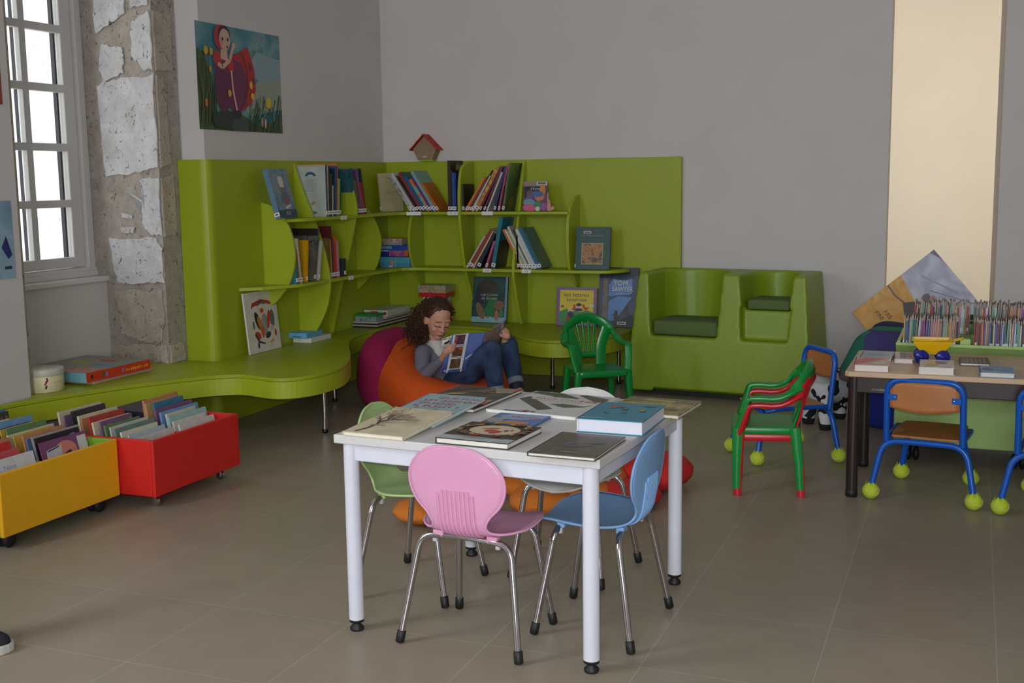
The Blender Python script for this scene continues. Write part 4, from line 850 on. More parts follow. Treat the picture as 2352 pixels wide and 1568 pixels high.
fill("red trough's far file", -3.30, -3.065, 4.002, 4.262, YB, 9, 9, [((206, 204, 196), 'white', .222, .24, None, .006), ((206, 202, 190), 'ivory', .235, .22, None, .0), ((150, 186, 180), 'pale turquoise', .252, .25, None, .0), ((200, 196, 180), 'cream', .26, .2, None, .02)], 'picture books in the red trough', .315, .375)
bb_ = thing('black_box', 'black box standing behind the books at the far end of red trough', 'box', (-3.43, 4.02, YB+.0006))
b = B(); b.box2((-.085, 0, 0), (.095, .235, .245), mat((24, 24, 30), .5, 0, .1, 20), .004); b.build('box_body', bb_)
b = B(); b.box2((-.087, -.002, .20), (.097, .237, .262), mat((34, 34, 44), .45, 0, .1, 20), .004); b.build('box_lid', bb_)
# ------------------------------------------------------------------ moulded double seat
sofa = thing('double_seat', 'lime green moulded double seat against the back wall with two cushions', 'seat', (-1.362, 6.965, 0), -6)
SOF = mat((132, 156, 28), .4, 0, .03, 30, .05, .5)
def hexa(b, lo, hi, z0, z1, m):
    (ax, ay, bx, by), (cx, cy, dx, dy) = lo, hi
    vs = [(ax, ay, z0), (bx, ay, z0), (bx, by, z0), (ax, by, z0), (cx, cy, z1), (dx, cy, z1), (dx, dy, z1), (cx, dy, z1)]
    b.add(vs, [(3, 2, 1, 0), (4, 5, 6, 7), (0, 1, 5, 4), (1, 2, 6, 5), (2, 3, 7, 6), (3, 0, 4, 7)], m)
b = B(); hexa(b, (-.565, -.265, .57, .235), (-.50, -.195, .515, .225), .03, .745, SOF); body = b.build('tmp_body')
def cutter(pl0, pl1, z0, z1):
    n = len(pl0); c = B(); c.add([(p[0], p[1], z0) for p in pl0]+[(p[0], p[1], z1) for p in pl1], [tuple(range(n))[::-1], tuple(range(n, 2*n))]+[(k, (k+1) % n, n+(k+1) % n, n+k) for k in range(n)], SOF)
    return c.build('tmp_cut')
def uplan(xc, hw, yb, grow):
    pts = [(xc-hw-grow, -.5), (xc+hw+grow, -.5), (xc+hw+grow*.8, -.10)]
    for k in range(1, 12): a = PI*k/12; pts.append((xc+(hw+grow*.6)*math.cos(a), yb-.18+.18*math.sin(a)*1.0))
    pts.append((xc-hw-grow*.8, -.10)); return pts
cuts = [cutter(uplan(-.205, .205, .165, 0), uplan(-.205, .205, .175, .045), .365, .9), cutter(uplan(.285, .135, .165, 0), uplan(.285, .135, .175, .05), .535, .9),
        cutter([(.145, -.5), (.425, -.5), (.42, -.165), (.15, -.165)], [(.125, -.5), (.445, -.5), (.435, -.145), (.14, -.145)], .362, .56), cutter([(-.40, -.5), (.40, -.5), (.40, -.2), (-.40, -.2)], [(-.38, -.5), (.38, -.5), (.38, -.2), (-.38, -.2)], .0, .052)]
for c in cuts:
    md = body.modifiers.new('b', 'BOOLEAN'); md.operation = 'DIFFERENCE'; md.object = c; md.solver = 'EXACT'
dg = bpy.context.evaluated_depsgraph_get(); me2 = bpy.data.meshes.new_from_object(body.evaluated_get(dg))
t = bmesh.new(); t.from_mesh(me2); bb_ = B(); bb_.merge(t, SOF)
for o in cuts+[body]: bpy.data.objects.remove(o)
remesh(bb_, 'seat_body', sofa, .009, 5, [SOF])
CUSH = mat((92, 112, 62), .95, 0, .06, 60, .2)
def cushion(nm, c, s, par, bev=.02):
    b = B(); b.box(c, s, CUSH, bev, None, 3); o = b.build(nm, par)
    for p in o.data.polygons: p.use_smooth = True
    return tag(o, 'dull green fabric cushion')
cushion('cushion', (-.205, -.035, .411), (.405, .33, .088), sofa); cushion('cushion', (.287, -.02, .567), (.25, .26, .058), sofa, .014)
b = B(); b.box2((-.39, -.19, 0), (.39, .20, .032), mat((40, 44, 30), .8)); b.build('base', sofa)

# ------------------------------------------------------------------ moulded children's armchairs
def mono_chair(name, label, col, mtx, group):
    P = mat(col, .28, 0, .02, 20, 0, .5)
    r = thing(name, label, 'chair', group=group, mtx=mtx)
    b = B(); pl = [(-.135, -.115), (-.10, -.135), (.10, -.135), (.135, -.115), (.152, .09), (.148, .125), (.12, .145), (-.12, .145), (-.148, .125), (-.152, .09)]
    b.prism(cv(pl+[pl[0]], 4)[:-1], .274, .288, P, None, .004)
    rim = catmull([(p[0]*.985, p[1]*.985, .270) for p in pl], 4, True); b.bar(rim+[rim[0]], (.016, .005), P); b.build('seat', r)
    for sx in (-1, 1):
        for fy in (1, -1):
            if fy > 0: pts = [(sx*.168, .122, 0), (sx*.162, .122, .12), (sx*.152, .120, .26), (sx*.150, .117, .284)]; sec = [(.016, .013), (.019, .015), (.024, .019), (.024, .019)]
            else: pts = [(sx*.150, -.150, 0), (sx*.144, -.142, .12), (sx*.134, -.125, .26), (sx*.132, -.121, .284)]; sec = [(.016, .013), (.019, .015), (.023, .018), (.023, .018)]
            b = B(); b.bar(pts, sec, P, (0, 1, 0)); b.build('leg', r)
        # arm: post from the seat corner, band running back and curling up into the back arch
        b = B(); b.bar(fillet([(sx*.153, .112, .284), (sx*.166, .090, .36), (sx*.172, .074, .424), (sx*.173, .03, .427), (sx*.170, -.02, .424)], .014, 4), (.010, .021), P, (0, 0, 1), .3)
        b.build('armrest', r)
    b = B()
    hp_ = [(.170, -.012, .424), (.169, -.06, .430), (.160, -.106, .455), (.140, -.140, .488), (.108, -.166, .522), (.06, -.184, .547), (0, -.191, .556)]
    hp_ = hp_+[(-x, y, z) for x, y, z in hp_[-2::-1]]; arch = catmull(hp_, 4); ups = []; sec = []
    for p in arch:
        k = min(1, max(0, (p.z-.428)/.09)); k = k*k*(3-2*k); ups.append(tuple(V((0, 0, 1)).lerp(V((0, -.93, .36)), k).normalized())); sec.append((.0095+.002*k, .021+.006*k))
    b.bar(arch, sec, P, ups, .35)
    b.bar([(-.045, -.132, .345), (0, -.136, .345), (.045, -.132, .345)], (.014, .006), P, (0, 0, 1), .3)
    b.build('back_arch', r)
    for k, (x0, x1, w) in enumerate(((-.072, -.120, .031), (-.038, -.06, .007), (-.013, -.02, .007), (.013, .02, .007), (.038, .06, .007), (.072, .120, .031))):
        b = B(); zt = .548-.9*max(0, abs(x1)-.02)**1.6*1.1 if abs(x1) < .1 else .497; yt = -.192 if abs(x1) < .1 else -.150; zb = .284 if abs(x0) > .06 else .345
        pts = [(x0, -.118 if zb < .3 else -.135, zb), ((x0*.6+x1*.4)*.92, (-.13+yt)*.5-.006, (zb+zt)*.5), (x1, yt, zt)]
        pts = catmull(pts, 5); b.bar(pts, [(w, .005)]*len(pts), P, (1, 0, 0), .35); b.build('back_slat' if abs(x0) < .06 else 'back_post', r)
    return r
GRN = (10, 132, 52); MRED = (190, 26, 40)
GP = 'moulded plastic armchairs for children'
mono_chair('plastic_armchair', 'green plastic child armchair standing alone before the lime green bench', GRN, T(-1.915, 6.07, 0) @ RZ(-143) @ M.Scale(.955, 4), GP)
hd = math.degrees(math.atan2(-(4.70-4.783), -(-.862+.619)))
SM = T(-.74-.042, 4.742+.135, 0) @ RZ(99.5) @ M.Diagonal((.95, .95, .90, 1))
mono_chair('plastic_armchair', 'red plastic child armchair, lower one of the stack left of the dark-legged table', MRED, SM, GP)
mono_chair('plastic_armchair', 'green plastic child armchair stacked on top of the red one', GRN, SM @ T(0, .004, .032), GP)

# ------------------------------------------------------------------ blue tube chairs on tennis balls
BLU = mat((12, 84, 178), .3, 0, .02, 20, 0, .5); PLY = mat((176, 112, 62), .4, 0, .10, 12); BALL = mat((186, 206, 56), .95, 0, .06, 60, .4)
def tube_chair(label, mtx):
    r = thing('tube_chair', label, 'chair', group='blue tubular school chairs on tennis balls', mtx=mtx)
    ra = .0128; seat = .243
    for nm, w, y, ys in (('rear', .197, -.19, -.165), ('front', .142, .19, .14)):
        for sx in (-1, 1):
            pts = [(sx*w, y, .045), (sx*(w-.038), ys, seat), (0, ys, seat+.002)]
            b = B(); b.tube(fillet(pts, .065, 8), ra, BLU, 14); lg = b.build('leg', r)
            b = B(); b.ell((sx*w, y, .034), (.034, .034, .034), BALL, None, 24, 16)
            cs = [(sx*w+.0343*math.cos(a), y+.0343*math.sin(a)*.72, .034+.0343*math.sin(a)*.69*math.cos(a*1.0)) for a in [2*PI*k/30 for k in range(30)]]
            cc = V((sx*w, y, .034)); b.tube([cc+(V(p)-cc).normalized()*.0341 for p in cs], .0011, mat((206, 210, 150), .9), 5, True)
            for k in range(7): a = 2*PI*k/7; p0 = V((sx*w+.026*math.cos(a), y+.026*math.sin(a), .058)); b.add([p0+V((.008*math.sin(a), -.008*math.cos(a), -.004)), p0-V((.008*math.sin(a), -.008*math.cos(a), .004)), p0+V((-.008*math.cos(a), -.008*math.sin(a), .017))], [(0, 1, 2)], BALL)
            tag(b.build('tennis_ball', lg), 'yellow-green tennis ball foot')
    for sx in (-1, 1):
        b = B(); b.tube(fillet([(sx*.142, -.165, seat+.012), (sx*.148, .10, seat+.014), (sx*.125, .142, seat)], .04, 6), .0105, BLU, 12); b.build('seat_rail', r)
    b = B(); b.tube(fillet([(-.146, -.165, seat), (-.144, -.195, .50), (.144, -.195, .50), (.146, -.165, seat)], .062, 9), ra, BLU, 14); bk_ = b.build('back_frame', r)
    for sx in (-1, 1):
        b = B(); b.box((sx*.121, -.2005, .43), (.036, .004, .024), BLU, .0015); b.ell((sx*.112, -.2035, .43), (.004, .002, .004), CHROME, None, 10, 6); b.build('bracket', bk_)
    b = B(); nu = 14; vs = []; fs = []
    for off in (0, .006):
        for j in range(9):
            v = j/8
            for k in range(nu+1):
                u = -1+2*k/nu; x = u*.132
                zt = .494-.035*max(0, (abs(u)-.62)/.38)**2.2; zb = .372+.016*u*u
                vs.append((x, -.196+.016*u*u*0-.012*(1-u*u)+off+.03*0, zb+(zt-zb)*v))
    S = 9*(nu+1)
    for j in range(8):
        for k in range(nu): a = j*(nu+1)+k; fs += [(a, a+1, a+nu+2, a+nu+1), (S+a, S+a+nu+1, S+a+nu+2, S+a+1)]
    for k in range(nu): fs += [(k, S+k, S+k+1, k+1)]; a = 8*(nu+1)+k; fs += [(a, a+1, S+a+1, S+a)]
    for j in range(8): a = j*(nu+1); fs += [(a, a+nu+1, S+a+nu+1, S+a)]; a += nu; fs += [(a, S+a, S+a+nu+1, a+nu+1)]
    b.add(vs, fs, PLY, True); tag(b.build('backrest', r), 'brown plywood back panel')
    b = B(); b.prism(cv([(-.128, -.15), (.128, -.15), (.138, -.05), (.13, .12), (.10, .165), (-.10, .165), (-.13, .12), (-.138, -.05), (-.128, -.15)], 3)[:-1], seat+.014, seat+.023, PLY, None, .002); tag(b.build('seat', r), 'brown plywood seat')
    return r
def tc(cx, cy, hdg): return T(cx, cy, 0) @ RZ(hdg)
tube_chair('blue tubular school chair at the near side of the dark-legged table', tc(-.131, 4.99, -6.5))
tube_chair('blue tubular school chair cut off by the picture edge on the right', tc(.365, 4.90, -10))
tube_chair('blue tubular school chair behind the stacked red and green armchairs', tc(-.805, 5.452, 125.5))

# ------------------------------------------------------------------ beech-topped table
DKM = mat((44, 34, 32), .3, 0, .05, 20, 0, .5); BEECH = mat((200, 170, 136), .38, 0, .07, 5)
RT = .527
rt_ = thing('work_table', 'low beech-topped table with dark brown metal legs and scattered books', 'table', (.14, 5.10, 0), 0)
b = B(); b.prism(cv([(-.60, -.29), (-.585, -.305), (.60, -.305), (.615, -.29), (.615, .29), (.60, .305), (-.585, .305), (-.60, .29), (-.60, -.29)], 1)[:-1], RT-.022, RT, BEECH, None, .004); b.build('tabletop', rt_)
b = B()
for s in (-1, 1): b.box2((-.57, s*.275-.012, RT-.088), (.585, s*.275+.012, RT-.0225), DKM, .003); b.box2(((-.572 if s < 0 else .563), -.275, RT-.088), ((-.548 if s < 0 else .587), .275, RT-.0225), DKM, .003)
b.build('apron', rt_)
b = B(); b.merge(art_mesh(scrib(.05, .1, .9, .7, (150, 144, 140), 6, .2), .06, .016, frame((-.50, -.2872, RT-.078), (1, 0, 0), (0, 0, 1), (0, -1, 0))).bm, mat((140, 134, 130), .4)); tag(b.build('maker_mark', rt_), 'small silver mark')
for sx in (-.565, .58):
    for sy in (-.268, .268):
        b = B(); b.cyl((sx, sy, .012), (sx, sy, RT-.0225), .0235, DKM, 24); lg = b.build('leg', rt_); b = B(); b.lathe([(.018, 0), (.0245, .004), (.0245, .028), (.022, .03)], RUBBER, 20, T(sx, sy, 0)); b.build('foot', lg)
# things lying on it
pgs = mat((222, 214, 206), .7, 0, .03, 120)
book(lie(-.425, 4.80, RT+.0006, 3), .135, .20, .028, (206, 160, 150), 'pink-covered thick paperback at the near left table corner, cover lifted', art=[('p', [(.05, .1), (.9, .95), (.3, .98), (0, .6)], (206, 96, 96)), ('e', .7, .3, .2, .16, (206, 200, 190)), *scrib(.1, .5, .6, .08, (206, 180, 180), 7, .4)], sticker=False, pages=pgs, spine=(190, 60, 70), name='paperback_book')
book(lie(-.178, 4.802, RT+.0006, 2), .132, .20, .03, (206, 206, 200), 'white thick paperback with violet picture on the beech table', art=[('e', .55, .62, .26, .2, (140, 120, 180)), ('e', .35, .3, .22, .12, 20, (206, 170, 96)), ('p', [(.2, .5), (.45, .8), (.5, .4)], (222, 206, 160)), ('r', .1, .05, .9, .12, (186, 184, 180))], sticker=False, pages=pgs, name='paperback_book')
book(lie(.048, 4.80, RT+.0006, 2), .125, .17, .02, (110, 150, 190), 'blue-covered paperback at the near edge of the beech table', art=[('r', .3, .3, .95, .8, (96, 140, 180)), ('e', .25, .5, .18, .2, (70, 90, 120)), *scrib(.38, .5, .45, .09, (190, 200, 190), 6, .3)], sticker=False, pages=pgs, name='paperback_book')
book(lie(-.43, 5.11, RT+.0006, 0), .13, .19, .012, (150, 170, 186), 'pale blue book at the far left corner of the beech table', sticker=False, name='paperback_book', art=[('e', .5, .5, .3, .2, (120, 150, 170))])
book(lie(-.285, 5.055, RT+.0006, 4), .075, .20, .02, (190, 170, 170), 'small pale paperback beside the toy cart', art=[('r', .3, .1, .6, .9, (84, 96, 140)), ('r', .6, .2, .95, .8, (176, 130, 120))], sticker=False, pages=pgs, name='paperback_book')
book(lie(-.028, 5.07, RT+.0006, 2), .115, .17, .012, (46, 44, 48), 'dark striped book between toy cart and bin on the beech table', art=[('r', .08+.14*k, .05, .16+.14*k, .95, (120, 104, 84)) for k in range(6)], sticker=False, name='paperback_book')
# toy cart
tcart = thing('toy_cart', 'yellow plastic toy cart with blue wheels on the beech table', 'toy', (-.142, 5.135, RT), 6)
YEL = mat((226, 176, 10), .25, 0, .02, 20); TBL = mat((22, 34, 130), .25, 0, .02, 20)
b = B(); t0, t1 = (-.078, -.045, .078, .045), (-.05, -.032, .05, .032)
def rect(q, z): return [(q[0], q[1], z), (q[2], q[1], z), (q[2], q[3], z), (q[0], q[3], z)]
o0 = rect((-.078, -.046, .078, .046), .10); o1 = rect((-.074, -.043, .074, .043), .082); o2 = rect((-.046, -.034, .046, .034), .047); i0 = rect((-.072, -.040, .072, .040), .10); i1 = rect((-.043, -.030, .043, .030), .052)
vs = o2+o1+o0+i0+i1; fs = [(3, 2, 1, 0)]
for L_ in range(4):
    for k in range(4): fs.append((L_*4+k, L_*4+(k+1) % 4, L_*4+4+(k+1) % 4, L_*4+4+k))
fs.append((16, 17, 18, 19)); b.add(vs, fs, YEL)
b.tube([V(p) for p in rect((-.079, -.047, .079, .047), .098)], .0045, YEL, 8, True); b.build('hopper', tcart)
b = B(); b.bar(fillet([(.07, -.02, .09), (.118, -.016, .104), (.122, .016, .104), (.07, .02, .09)], .012, 4), (.003, .006), YEL); b.build('handle', tcart)
b = B(); b.box((0, 0, .042), (.084, .046, .014), YEL, .004); b.build('chassis', tcart)
for sx in (-.042, .042):
    for sy in (-.04, .04):
        b = B(); b.lathe([(.006, -.012), (.022, -.012), (.028, -.007), (.0285, .006), (.024, .011), (.009, .012), (.007, .016), (.0001, .017)], TBL, 26, T(sx, sy, .0285) @ RX(90 if sy < 0 else -90)); b.build('wheel', tcart)

# ------------------------------------------------------------------ pale green bin of thin booklets
PG = mat((168, 200, 116), .45, 0, .03, 20, 0, .5)
bx = thing('booklet_bin', 'pale green wheeled bin of thin booklets behind the beech table', 'book bin', (.17, 5.52, 0))
ox, oy = .17, 5.52
def bxx(a, c, m=PG, bev=.004): b.box2((a[0]-ox, a[1]-oy, a[2]), (c[0]-ox, c[1]-oy, c[2]), m, bev)
b = B(); bxx((-.305, 5.50, .085), (.65, 5.52, .485)); b.prism([(0, .485), (.02, .485), (.02, .52), (-.03, .56), (-.038, .56), (-.038, .548), (0, .51)], -.475, .48, PG, frame((0, -.02, 0), (0, 1, 0), (0, 0, 1), (1, 0, 0)), .002); b.build('front_panel', bx)
b = B(); bxx((-.305, 5.52, .085), (-.287, 6.0, .56)); b.build('end_panel', bx)
b = B(); bxx((.632, 5.52, .085), (.65, 6.0, .56)); b.build('end_panel', bx)
b = B(); bxx((-.287, 5.98, .085), (.632, 6.0, .60)); b.build('rear_panel', bx)
b = B(); bxx((-.287, 5.52, .52), (.632, 5.70, .535)); bxx((-.287, 5.70, .52), (.632, 5.98, .575), PG, .003); b.build('tray', bx)
for x0 in (-.035, .245): b = B(); bxx((x0, 5.525, .535), (x0+.045, 5.69, .578)); b.build('divider', bx)
for cx_, cy_ in ((-.22, 5.56), (.23, 5.53), (.6, 5.56), (-.22, 5.95)):
    b = B(); b.ell((cx_-ox+.014, cy_-oy, .034), (.016, .034, .034), RUBBER); b.ell((cx_-ox-.02, cy_-oy, .034), (.016, .034, .034), RUBBER); b.cyl((cx_-ox, cy_-oy, .03), (cx_-ox, cy_-oy, .085), .012, RUBBER); b.build('castor', bx)
BKC = [((190, 190, 196), 'white'), ((60, 90, 140), 'blue'), ((150, 60, 60), 'red'), ((84, 130, 96), 'green'), ((196, 176, 140), 'cream'), ((46, 44, 56), 'black'), ((120, 90, 140), 'violet'), ((196, 130, 84), 'orange'), ((110, 150, 160), 'teal'), ((160, 120, 110), 'brown'), ((130, 140, 100), 'olive'), ((190, 130, 150), 'pink')]
def booklets(where, group, x0, x1, y, z, seed, hmin, hmax, lean=2):
    rnd = random.Random(seed); x = x0; i = 0
    while x < x1:
        t = rnd.uniform(.0042, .0085); h = rnd.uniform(hmin, hmax); d = rnd.uniform(.115, .135)
        c, nm = BKC[rnd.randint(0, 11)]; b = B()
        c = tuple(max(16, min(235, v+rnd.randint(-16, 16)//8*8)) for v in c)
        b.box2((0, 0, 0), (t, d, h*.86), mat(c, .45, 0, .1, 40), 0); b.box2((.0004, .004, h*.86), (t-.0004, d-.002, h), mat((150, 140, 128), .6, 0, .35, 70), 0)
        if rnd.random() < .4: b.box2((0.0002, -.0006, h*.1), (t-.0002, .002, h*.2), STICK)
        o = b.build('thin_booklet'); a = lean+rnd.uniform(-1, 1)
        o.matrix_world = T(x, y+rnd.uniform(-.003, .004), z+t*math.sin(max(0, R(a)))+.0006) @ RY(a)
        tag(o, '%s-spined thin booklet, %s from the left in the %s' % (nm, nth(i), where), 'booklet', group); x += t/math.cos(R(a))+.0007; i += 1
booklets("front file at the bin's left end", 'thin booklets in the pale green bin', -.280, -.052, 5.525, .5355, 11, .128, .146)
booklets("rear file at the bin's left end", 'thin booklets in the pale green bin', -.245, .0, 5.715, .5755, 12, .13, .155)
booklets('second front file of the bin', 'thin booklets in the pale green bin', .020, .238, 5.525, .5355, 13, .12, .146, 1)
booklets('second rear file of the bin', 'thin booklets in the pale green bin', .015, .25, 5.715, .5755, 14, .135, .155, 1)

# ------------------------------------------------------------------ corner things: foam seat, quilted cushion, bolster, plush cow, poster
NAVY = mat((24, 44, 78), .9, 0, .08, 30, .2); ROY = mat((10, 40, 130), .85, 0, .06, 30, .1)
b = B(); b.box((0, 0, .13), (.40, .46, .26), ROY, .025, None, 3); o = b.build('foam_seat'); o.matrix_world = T(-.255, 6.36, .001) @ RZ(-28); tag(o, 'dark blue foam block seat on the floor behind the dark-legged table', 'foam seat')
def quilt():
    m, nt, bs = _base('patchwork_cloth'); tc_ = nt.nodes.new('ShaderNodeTexCoord'); vo = nt.nodes.new('ShaderNodeTexVoronoi'); vo.distance = 'CHEBYCHEV'; vo.inputs['Scale'].default_value = 6; vo.inputs['Randomness'].default_value = .35
    rp = nt.nodes.new('ShaderNodeValToRGB'); rp.color_ramp.interpolation = 'CONSTANT'; cols = [(30, 100, 80), (66, 60, 112), (44, 92, 116), (30, 124, 84), (100, 86, 80), (52, 54, 100)]
    while len(rp.color_ramp.elements) < 6: rp.color_ramp.elements.new(.5)
    for i, c in enumerate(cols): rp.color_ramp.elements[i].position = i/6; rp.color_ramp.elements[i].color = lin(c)
    nt.links.new(tc_.outputs['Object'], vo.inputs['Vector']); sx = nt.nodes.new('ShaderNodeSeparateColor'); nt.links.new(vo.outputs['Color'], sx.inputs[0]); nt.links.new(sx.outputs[0], rp.inputs[0]); nt.links.new(rp.outputs[0], bs.inputs['Base Color']); bs.inputs['Roughness'].default_value = .95
    return m
b = B(); b.box((0, 0, 0), (.34, .30, .27), quilt(), .07, M(((1, 0, .42, 0), (0, 1, .25, 0), (0, 0, 1, 0), (0, 0, 0, 1))), 4); o = b.build('patchwork_cushion'); o.matrix_world = T(-.405, 6.22, .388) @ RZ(-8)
for p in o.data.polygons: p.use_smooth = True
o.matrix_world = o.matrix_world; tag(o, 'big green and violet patchwork cushion slumped on the blue foam seat', 'cushion')
b = B(); b.ell((0, 0, 0), (.135, .10, .085), NAVY, None, 32, 18, .6); o = b.build('navy_cushion'); o.matrix_world = T(-.365, 6.60, .425) @ RZ(-10) @ RY(6); tag(o, 'navy blue cushion behind the patchwork one, under the tilted poster', 'cushion')
# poster standing on its corner
po = thing('poster', 'poster standing tilted on its corner, orange ground and grey-blue sky', 'poster', (-.36, 7.19, .10))
dW = V((.647, 0, -.762)).normalized(); dU = V((.762, 0, .647)).normalized(); tiltm = M.Rotation(R(4), 4, 'X')
PF = M.Rotation(R(-3.5), 4, 'X') @ frame((-.298, -.004, .392), dW, dU, dW.cross(dU))
if (dW.cross(dU)).y > 0: PF = PF
nrm = dW.cross(dU)
b = B(); b.box2((0, 0, -.0008), (.80, .59, 0), mat((206, 200, 190), .6), 0, PF); sh_ = b.build('sheet', po)
oc = mottle([(206, 146, 66), (230, 174, 92), (216, 156, 64), (234, 190, 130)], 9, .5)
gs = mottle([(190, 190, 208), (212, 212, 224), (176, 176, 198), (220, 220, 228)], 5, .5)
pa = [('r', 0, 0, 1, 1, gs), ('p', [(0, 0), (1, 0), (1, .40), (.3, .52), (0, .60)], oc), ('l', [(.0, .44), (.1, .43), (.2, .46), (.25, .44)], .014, (110, 84, 66)), ('p', [(.17, .44), (.21, .53), (.26, .54), (.33, .42), (.34, .34), (.27, .36)], (60, 52, 46)), ('e', .245, .64, .028, .05, 20, (92, 86, 90)), ('e', .275, .69, .02, .03, (176, 120, 120)), ('p', [(.22, .55), (.26, .62), (.28, .54)], (206, 204, 200)), ('l', [(.29, .70), (.33, .68), (.34, .64), (.30, .63)], .005, (70, 66, 70)), ('e', .30, .56, .035, .04, (104, 92, 84)), ('p', [(.3, .5), (.7, .48), (.7, .62), (.36, .62)], (214, 210, 210)), ('t', 'PAS', .135, .235, .062, 'LEFT', (50, 40, 30)), ('t', 'FINI', .10, .165, .062, 'LEFT', (50, 40, 30)),
      ('l', [(.1, .75), (.35, .9)], .012, (150, 150, 176)), ('l', [(.22, .72), (.5, .97)], .008, (130, 130, 156)), ('p', [(0, .95), (.0, 1), (.1, 1)], (96, 92, 120))]
# face the printed side to the room
m2 = PF if nrm.y < 0 else PF @ frame((0, 0, -.0008), (1, 0, 0), (0, 1, 0), (0, 0, -1))
art_mesh(pa, .80, .59, m2).build('print', po)
hat = thing('brown_hat', 'small brown felt hat resting behind the booklets at the bright wall', 'hat', (.02, 5.90, .601))
b = B(); b.lathe([(.0001, .055), (.03, .054), (.042, .045), (.046, .022), (.075, .015), (.078, .010), (.046, .012)], mat((110, 84, 70), .9), 28, M.Scale(.8, 4)); b.build('hat_body', hat)
b = B(); b.lathe([(.0375, .012), (.038, .024)], mat((206, 190, 170), .8), 28); b.build('hat_band', hat)
# plush cow
def cowm():
    m, nt, bs = _base('cow_plush'); tc_ = nt.nodes.new('ShaderNodeTexCoord'); nz = nt.nodes.new('ShaderNodeTexNoise'); nz.inputs['Scale'].default_value = 13; nz.inputs['Detail'].default_value = 1; nz.inputs['Distortion'].default_value = .4
    rp = nt.nodes.new('ShaderNodeValToRGB'); rp.color_ramp.interpolation = 'CONSTANT'; rp.color_ramp.elements[0].color = lin((24, 24, 28)); rp.color_ramp.elements[1].position = .455; rp.color_ramp.elements[1].color = lin((206, 206, 210))
    nt.links.new(tc_.outputs['Object'], nz.inputs['Vector']); nt.links.new(nz.outputs['Fac'], rp.inputs[0]); nt.links.new(rp.outputs[0], bs.inputs['Base Color']); bs.inputs['Roughness'].default_value = .95
    return m
COWM = cowm(); BLK = mat((20, 20, 22), .9)
cow = thing('plush_cow', 'black and white plush cow standing on floor beside the blue foam seat', 'soft toy', (-.675, 6.20, 0), 42)
b = B()
capsule(b, (-.02, .02, .20), (.15, .06, .205), .088, .092, COWM, 24)
for p, q in (((-.055, -.05, .17), (-.07, -.075, .02)), ((-.05, .08, .17), (-.06, .09, .02)), ((.16, -.01, .16), (.17, -.02, .02)), ((.16, .12, .16), (.17, .13, .02))): capsule(b, p, q, .042, .034, COWM, 16)
capsule(b, (-.045, -.005, .26), (-.085, -.05, .335), .055, .05, COWM, 18); b.ell((-.095, -.065, .345), (.066, .062, .062), COWM); b.ell((-.112, -.105, .325), (.042, .045, .036), COWM)
remesh(b, 'body', cow, .006, 6, [COWM, BLK, mat((206, 170, 160), .9)], lambda c, n: 1 if c.z < .035 else (2 if (c-V((-.116, -.118, .322))).length < .042 else 0))
for s in (-1, 1):
    b = B(); b.ell((0, 0, 0), (.042, .012, .02), BLK if s < 0 else COWM, T(-.095+s*.07, -.055+s*.012, .385) @ RY(s*-25)); b.build('ear', cow)
    b = B(); b.ell((-.105+s*.026, -.122, .365), (.007, .005, .008), BLK, None, 10, 8); b.build('eye', cow)
b = B(); b.tube(catmull([(.235, .08, .24), (.27, .09, .20), (.275, .09, .14)], 4), .008, COWM, 8); b.ell((.275, .09, .125), (.014, .014, .022), BLK); b.build('tail', cow)
# ------------------------------------------------------------------ round floor pouf
_rr = V((.929, .3696, 0)); _dd = V((-.3696, .929, 0))
PC = V((-2.875, 6.11, 0))
pouf = thing('bean_pouf', 'round orange and magenta bean pouf on the floor, the girl sitting in it', 'pouf', PC)
ORG = mat((214, 84, 14), .9, 0, .05, 30, .12); MAG = mat((150, 14, 74), .9, 0, .05, 30, .12)
def ring(nm, m, cr, hw, hfn, a0, a1, n=64, closed=False, lab=None, zf=1.0):
    b = B(); vs = []; fs = []; K = 20
    for i in range(n if closed else n+1):
        a = R(a0+(a1-a0)*i/n); e = 1.0
        if not closed: q = i/n; e = max(.02, min(1, (1-abs(2*q-1)**3))**.5)
        h = hfn(math.degrees(a) % 360)*(.45+.55*e); w = hw*e
        c = _rr*math.cos(a)+_dd*math.sin(a)
        for k in range(K):
            t = 2*PI*k/K; x = math.copysign(abs(math.cos(t))**.8, math.cos(t)); z = math.copysign(abs(math.sin(t))**.8, math.sin(t))
            p = c*(cr+w*x*(1-.10*z)); vs.append((p.x, p.y, max(.002, h/2+h/2*z)))
    N = n if closed else n+1
    for i in range(n):
        j = (i+1) % N
        for k in range(K): fs.append((i*K+k, j*K+k, j*K+(k+1) % K, i*K+(k+1) % K))
    if not closed: fs += [tuple(range(K)), tuple(range((N-1)*K, N*K))[::-1]]
    b.add(vs, fs, m, True)
    return b
def hO(d): 
    t = .5-.5*math.cos(R(d-320)); return .165+.215*t**1.2
def hM(d):
    t = .5+.5*math.cos(R(d-130)); return .27+.17*t
b = ring('seat_ring', ORG, .265, .155, hO, 0, 360, closed=True); b.ell((0, 0, .045), (.2, .2, .045), ORG); tag(b.build('orange_seat', pouf), 'orange cushioned seat bowl')
b = ring('back_ring', MAG, .375, .135, hM, 98, 214); tag(b.build('magenta_back', pouf), 'magenta padded back')

